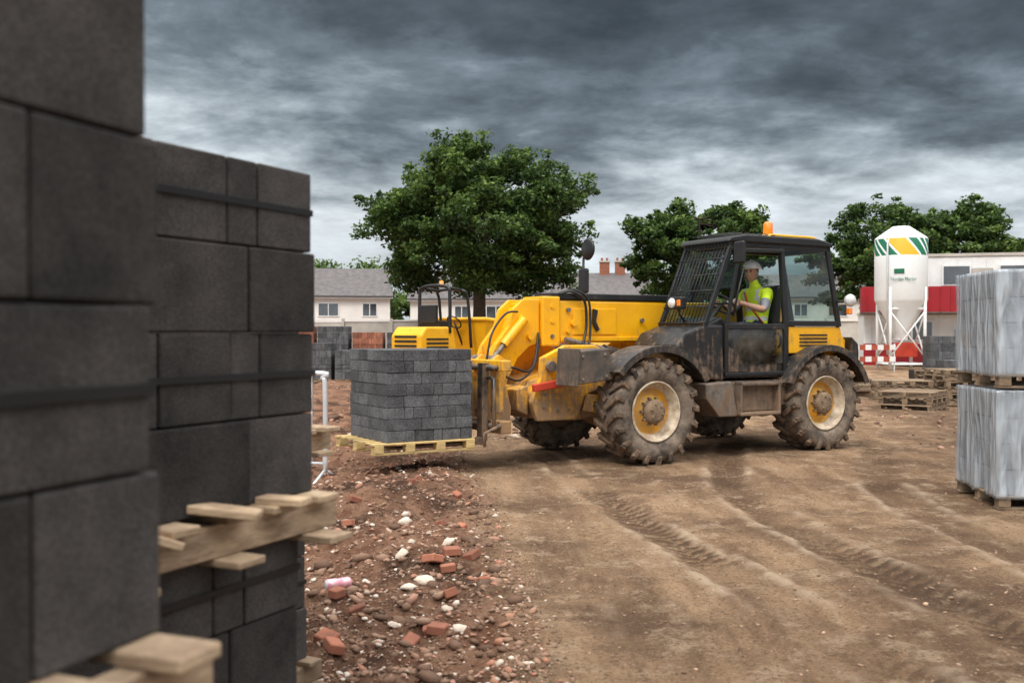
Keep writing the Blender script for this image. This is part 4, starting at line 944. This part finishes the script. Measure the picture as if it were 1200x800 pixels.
# ------------------------------------------------------------ world
w=bpy.data.worlds.new('World'); scene.world=w; w.use_nodes=True; N=w.node_tree.nodes; L=w.node_tree.links
SE,SR=R(50),R(212)
bg=N['Background']
sky=N.new('ShaderNodeTexSky'); sky.sky_type='NISHITA'; sky.sun_disc=False; sky.sun_elevation=SE; sky.sun_rotation=SR; sky.dust_density=3
skm=N.new('ShaderNodeVectorMath'); skm.operation='SCALE'; skm.inputs['Scale'].default_value=.09; L.new(sky.outputs[0],skm.inputs[0])
tc=N.new('ShaderNodeTexCoord'); nm=N.new('ShaderNodeVectorMath'); nm.operation='NORMALIZE'; L.new(tc.outputs['Generated'],nm.inputs[0])
sp=N.new('ShaderNodeSeparateXYZ'); L.new(nm.outputs[0],sp.inputs[0])
def math_(op,a,b=None,c=None):
    n=N.new('ShaderNodeMath'); n.operation=op
    for i,v in enumerate((a,b,c)):
        if v is None: continue
        if isinstance(v,(int,float)): n.inputs[i].default_value=v
        else: L.new(v,n.inputs[i])
    return n.outputs[0]
zc=math_('MAXIMUM',sp.outputs['Z'],0.0); zd=math_('ADD',zc,.22)
px=math_('DIVIDE',sp.outputs['X'],zd); py=math_('DIVIDE',sp.outputs['Y'],zd)
cb=N.new('ShaderNodeCombineXYZ'); L.new(px,cb.inputs[0]); L.new(py,cb.inputs[1])
def wn(scale,det,rough,dist=0,off=(0,0,0),st=(1,1,1)):
    mp=N.new('ShaderNodeMapping'); mp.inputs['Location'].default_value=off; mp.inputs['Scale'].default_value=st; L.new(cb.outputs[0],mp.inputs[0])
    n=N.new('ShaderNodeTexNoise'); n.inputs['Scale'].default_value=scale; n.inputs['Detail'].default_value=det; n.inputs['Roughness'].default_value=rough; n.inputs['Distortion'].default_value=dist; L.new(mp.outputs[0],n.inputs['Vector']); return n.outputs['Fac']
n1=wn(1.1,10,.56,.3,(3.1,1.7,0)); n2=wn(2.6,12,.58,.25,(7,2,0),(.85,1.0,1)); n3=wn(7.0,10,.6,.2,(1,5,0),(.9,1.0,1))
e1=math_('ADD',zc,math_('MULTIPLY',math_('SUBTRACT',n1,.5),.27))
e1=math_('ADD',e1,math_('MULTIPLY',math_('SUBTRACT',n2,.5),.26))
e1=math_('ADD',e1,math_('MULTIPLY',math_('SUBTRACT',n3,.5),.07))
e1=math_('ADD',e1,math_('MULTIPLY',sp.outputs['X'],.09))
cr=N.new('ShaderNodeValToRGB'); L.new(e1,cr.inputs[0]); E=cr.color_ramp.elements
E[0].position=0.0; E[0].color=(.62,.68,.72,1); E[1].position=1; E[1].color=(1.0,1.0,1.0,1)
for p,c in ((.08,(.74,.80,.84)),(.14,(.60,.665,.71)),(.185,(.37,.43,.475)),(.23,(.185,.228,.265)),(.285,(.095,.12,.143)),(.35,(.058,.074,.090)),(.43,(.09,.105,.12)),(.55,(.8,.8,.8))):
    k=E.new(p); k.color=(*c,1)
md=N.new('ShaderNodeMapRange'); md.inputs['From Min'].default_value=.35; md.inputs['From Max'].default_value=.65; md.inputs['To Min'].default_value=1.22; md.inputs['To Max'].default_value=.78; L.new(n2,md.inputs['Value'])
md2=N.new('ShaderNodeMapRange'); md2.inputs['From Min'].default_value=.3; md2.inputs['From Max'].default_value=.7; md2.inputs['To Min'].default_value=1.12; md2.inputs['To Max'].default_value=.88; L.new(n3,md2.inputs['Value'])
cm=N.new('ShaderNodeVectorMath'); cm.operation='SCALE'; L.new(cr.outputs[0],cm.inputs[0]); L.new(math_('MULTIPLY',md.outputs[0],md2.outputs[0]),cm.inputs['Scale'])
hi=N.new('ShaderNodeMapRange'); hi.inputs['From Min'].default_value=.42; hi.inputs['From Max'].default_value=.85; hi.inputs['To Min'].default_value=1; hi.inputs['To Max'].default_value=2.9; L.new(sp.outputs['Z'],hi.inputs['Value'])  # unseen overhead sky brightened to raise the overall light
bh=N.new('ShaderNodeMapRange'); bh.inputs['From Min'].default_value=.1; bh.inputs['From Max'].default_value=-.9; bh.inputs['To Min'].default_value=1; bh.inputs['To Max'].default_value=2.1; L.new(sp.outputs['Y'],bh.inputs['Value'])  # added boost: unseen sky behind the camera brightened as fill light
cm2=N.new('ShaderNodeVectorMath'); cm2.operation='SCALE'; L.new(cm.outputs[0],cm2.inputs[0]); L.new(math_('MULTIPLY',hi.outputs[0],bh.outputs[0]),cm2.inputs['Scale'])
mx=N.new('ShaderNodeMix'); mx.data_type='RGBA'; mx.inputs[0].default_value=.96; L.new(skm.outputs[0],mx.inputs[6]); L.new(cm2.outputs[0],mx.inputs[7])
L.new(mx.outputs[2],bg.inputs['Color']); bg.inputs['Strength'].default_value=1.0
sl=bpy.data.lights.new('sun','SUN'); sl.energy=1.5; sl.angle=R(10); sl.color=(1,.92,.82)
so=link(bpy.data.objects.new('sun',sl))
d=Vector((math.sin(SR)*math.cos(SE),math.cos(SR)*math.cos(SE),math.sin(SE)))
so.rotation_euler=d.to_track_quat('Z','Y').to_euler()

# ------------------------------------------------------------ camera
cd=bpy.data.cameras.new('camera'); cd.lens=35; cd.sensor_width=36; cd.clip_end=5000; cd.clip_start=.05
cd.dof.use_dof=True; cd.dof.focus_distance=11.0; cd.dof.aperture_fstop=3.6
co=link(bpy.data.objects.new('camera',cd)); co.location=(0,0,1.5); co.rotation_euler=(R(89.51),0,0)
scene.camera=co
scene.view_settings.view_transform='Standard'; scene.view_settings.look='None'; scene.view_settings.exposure=0
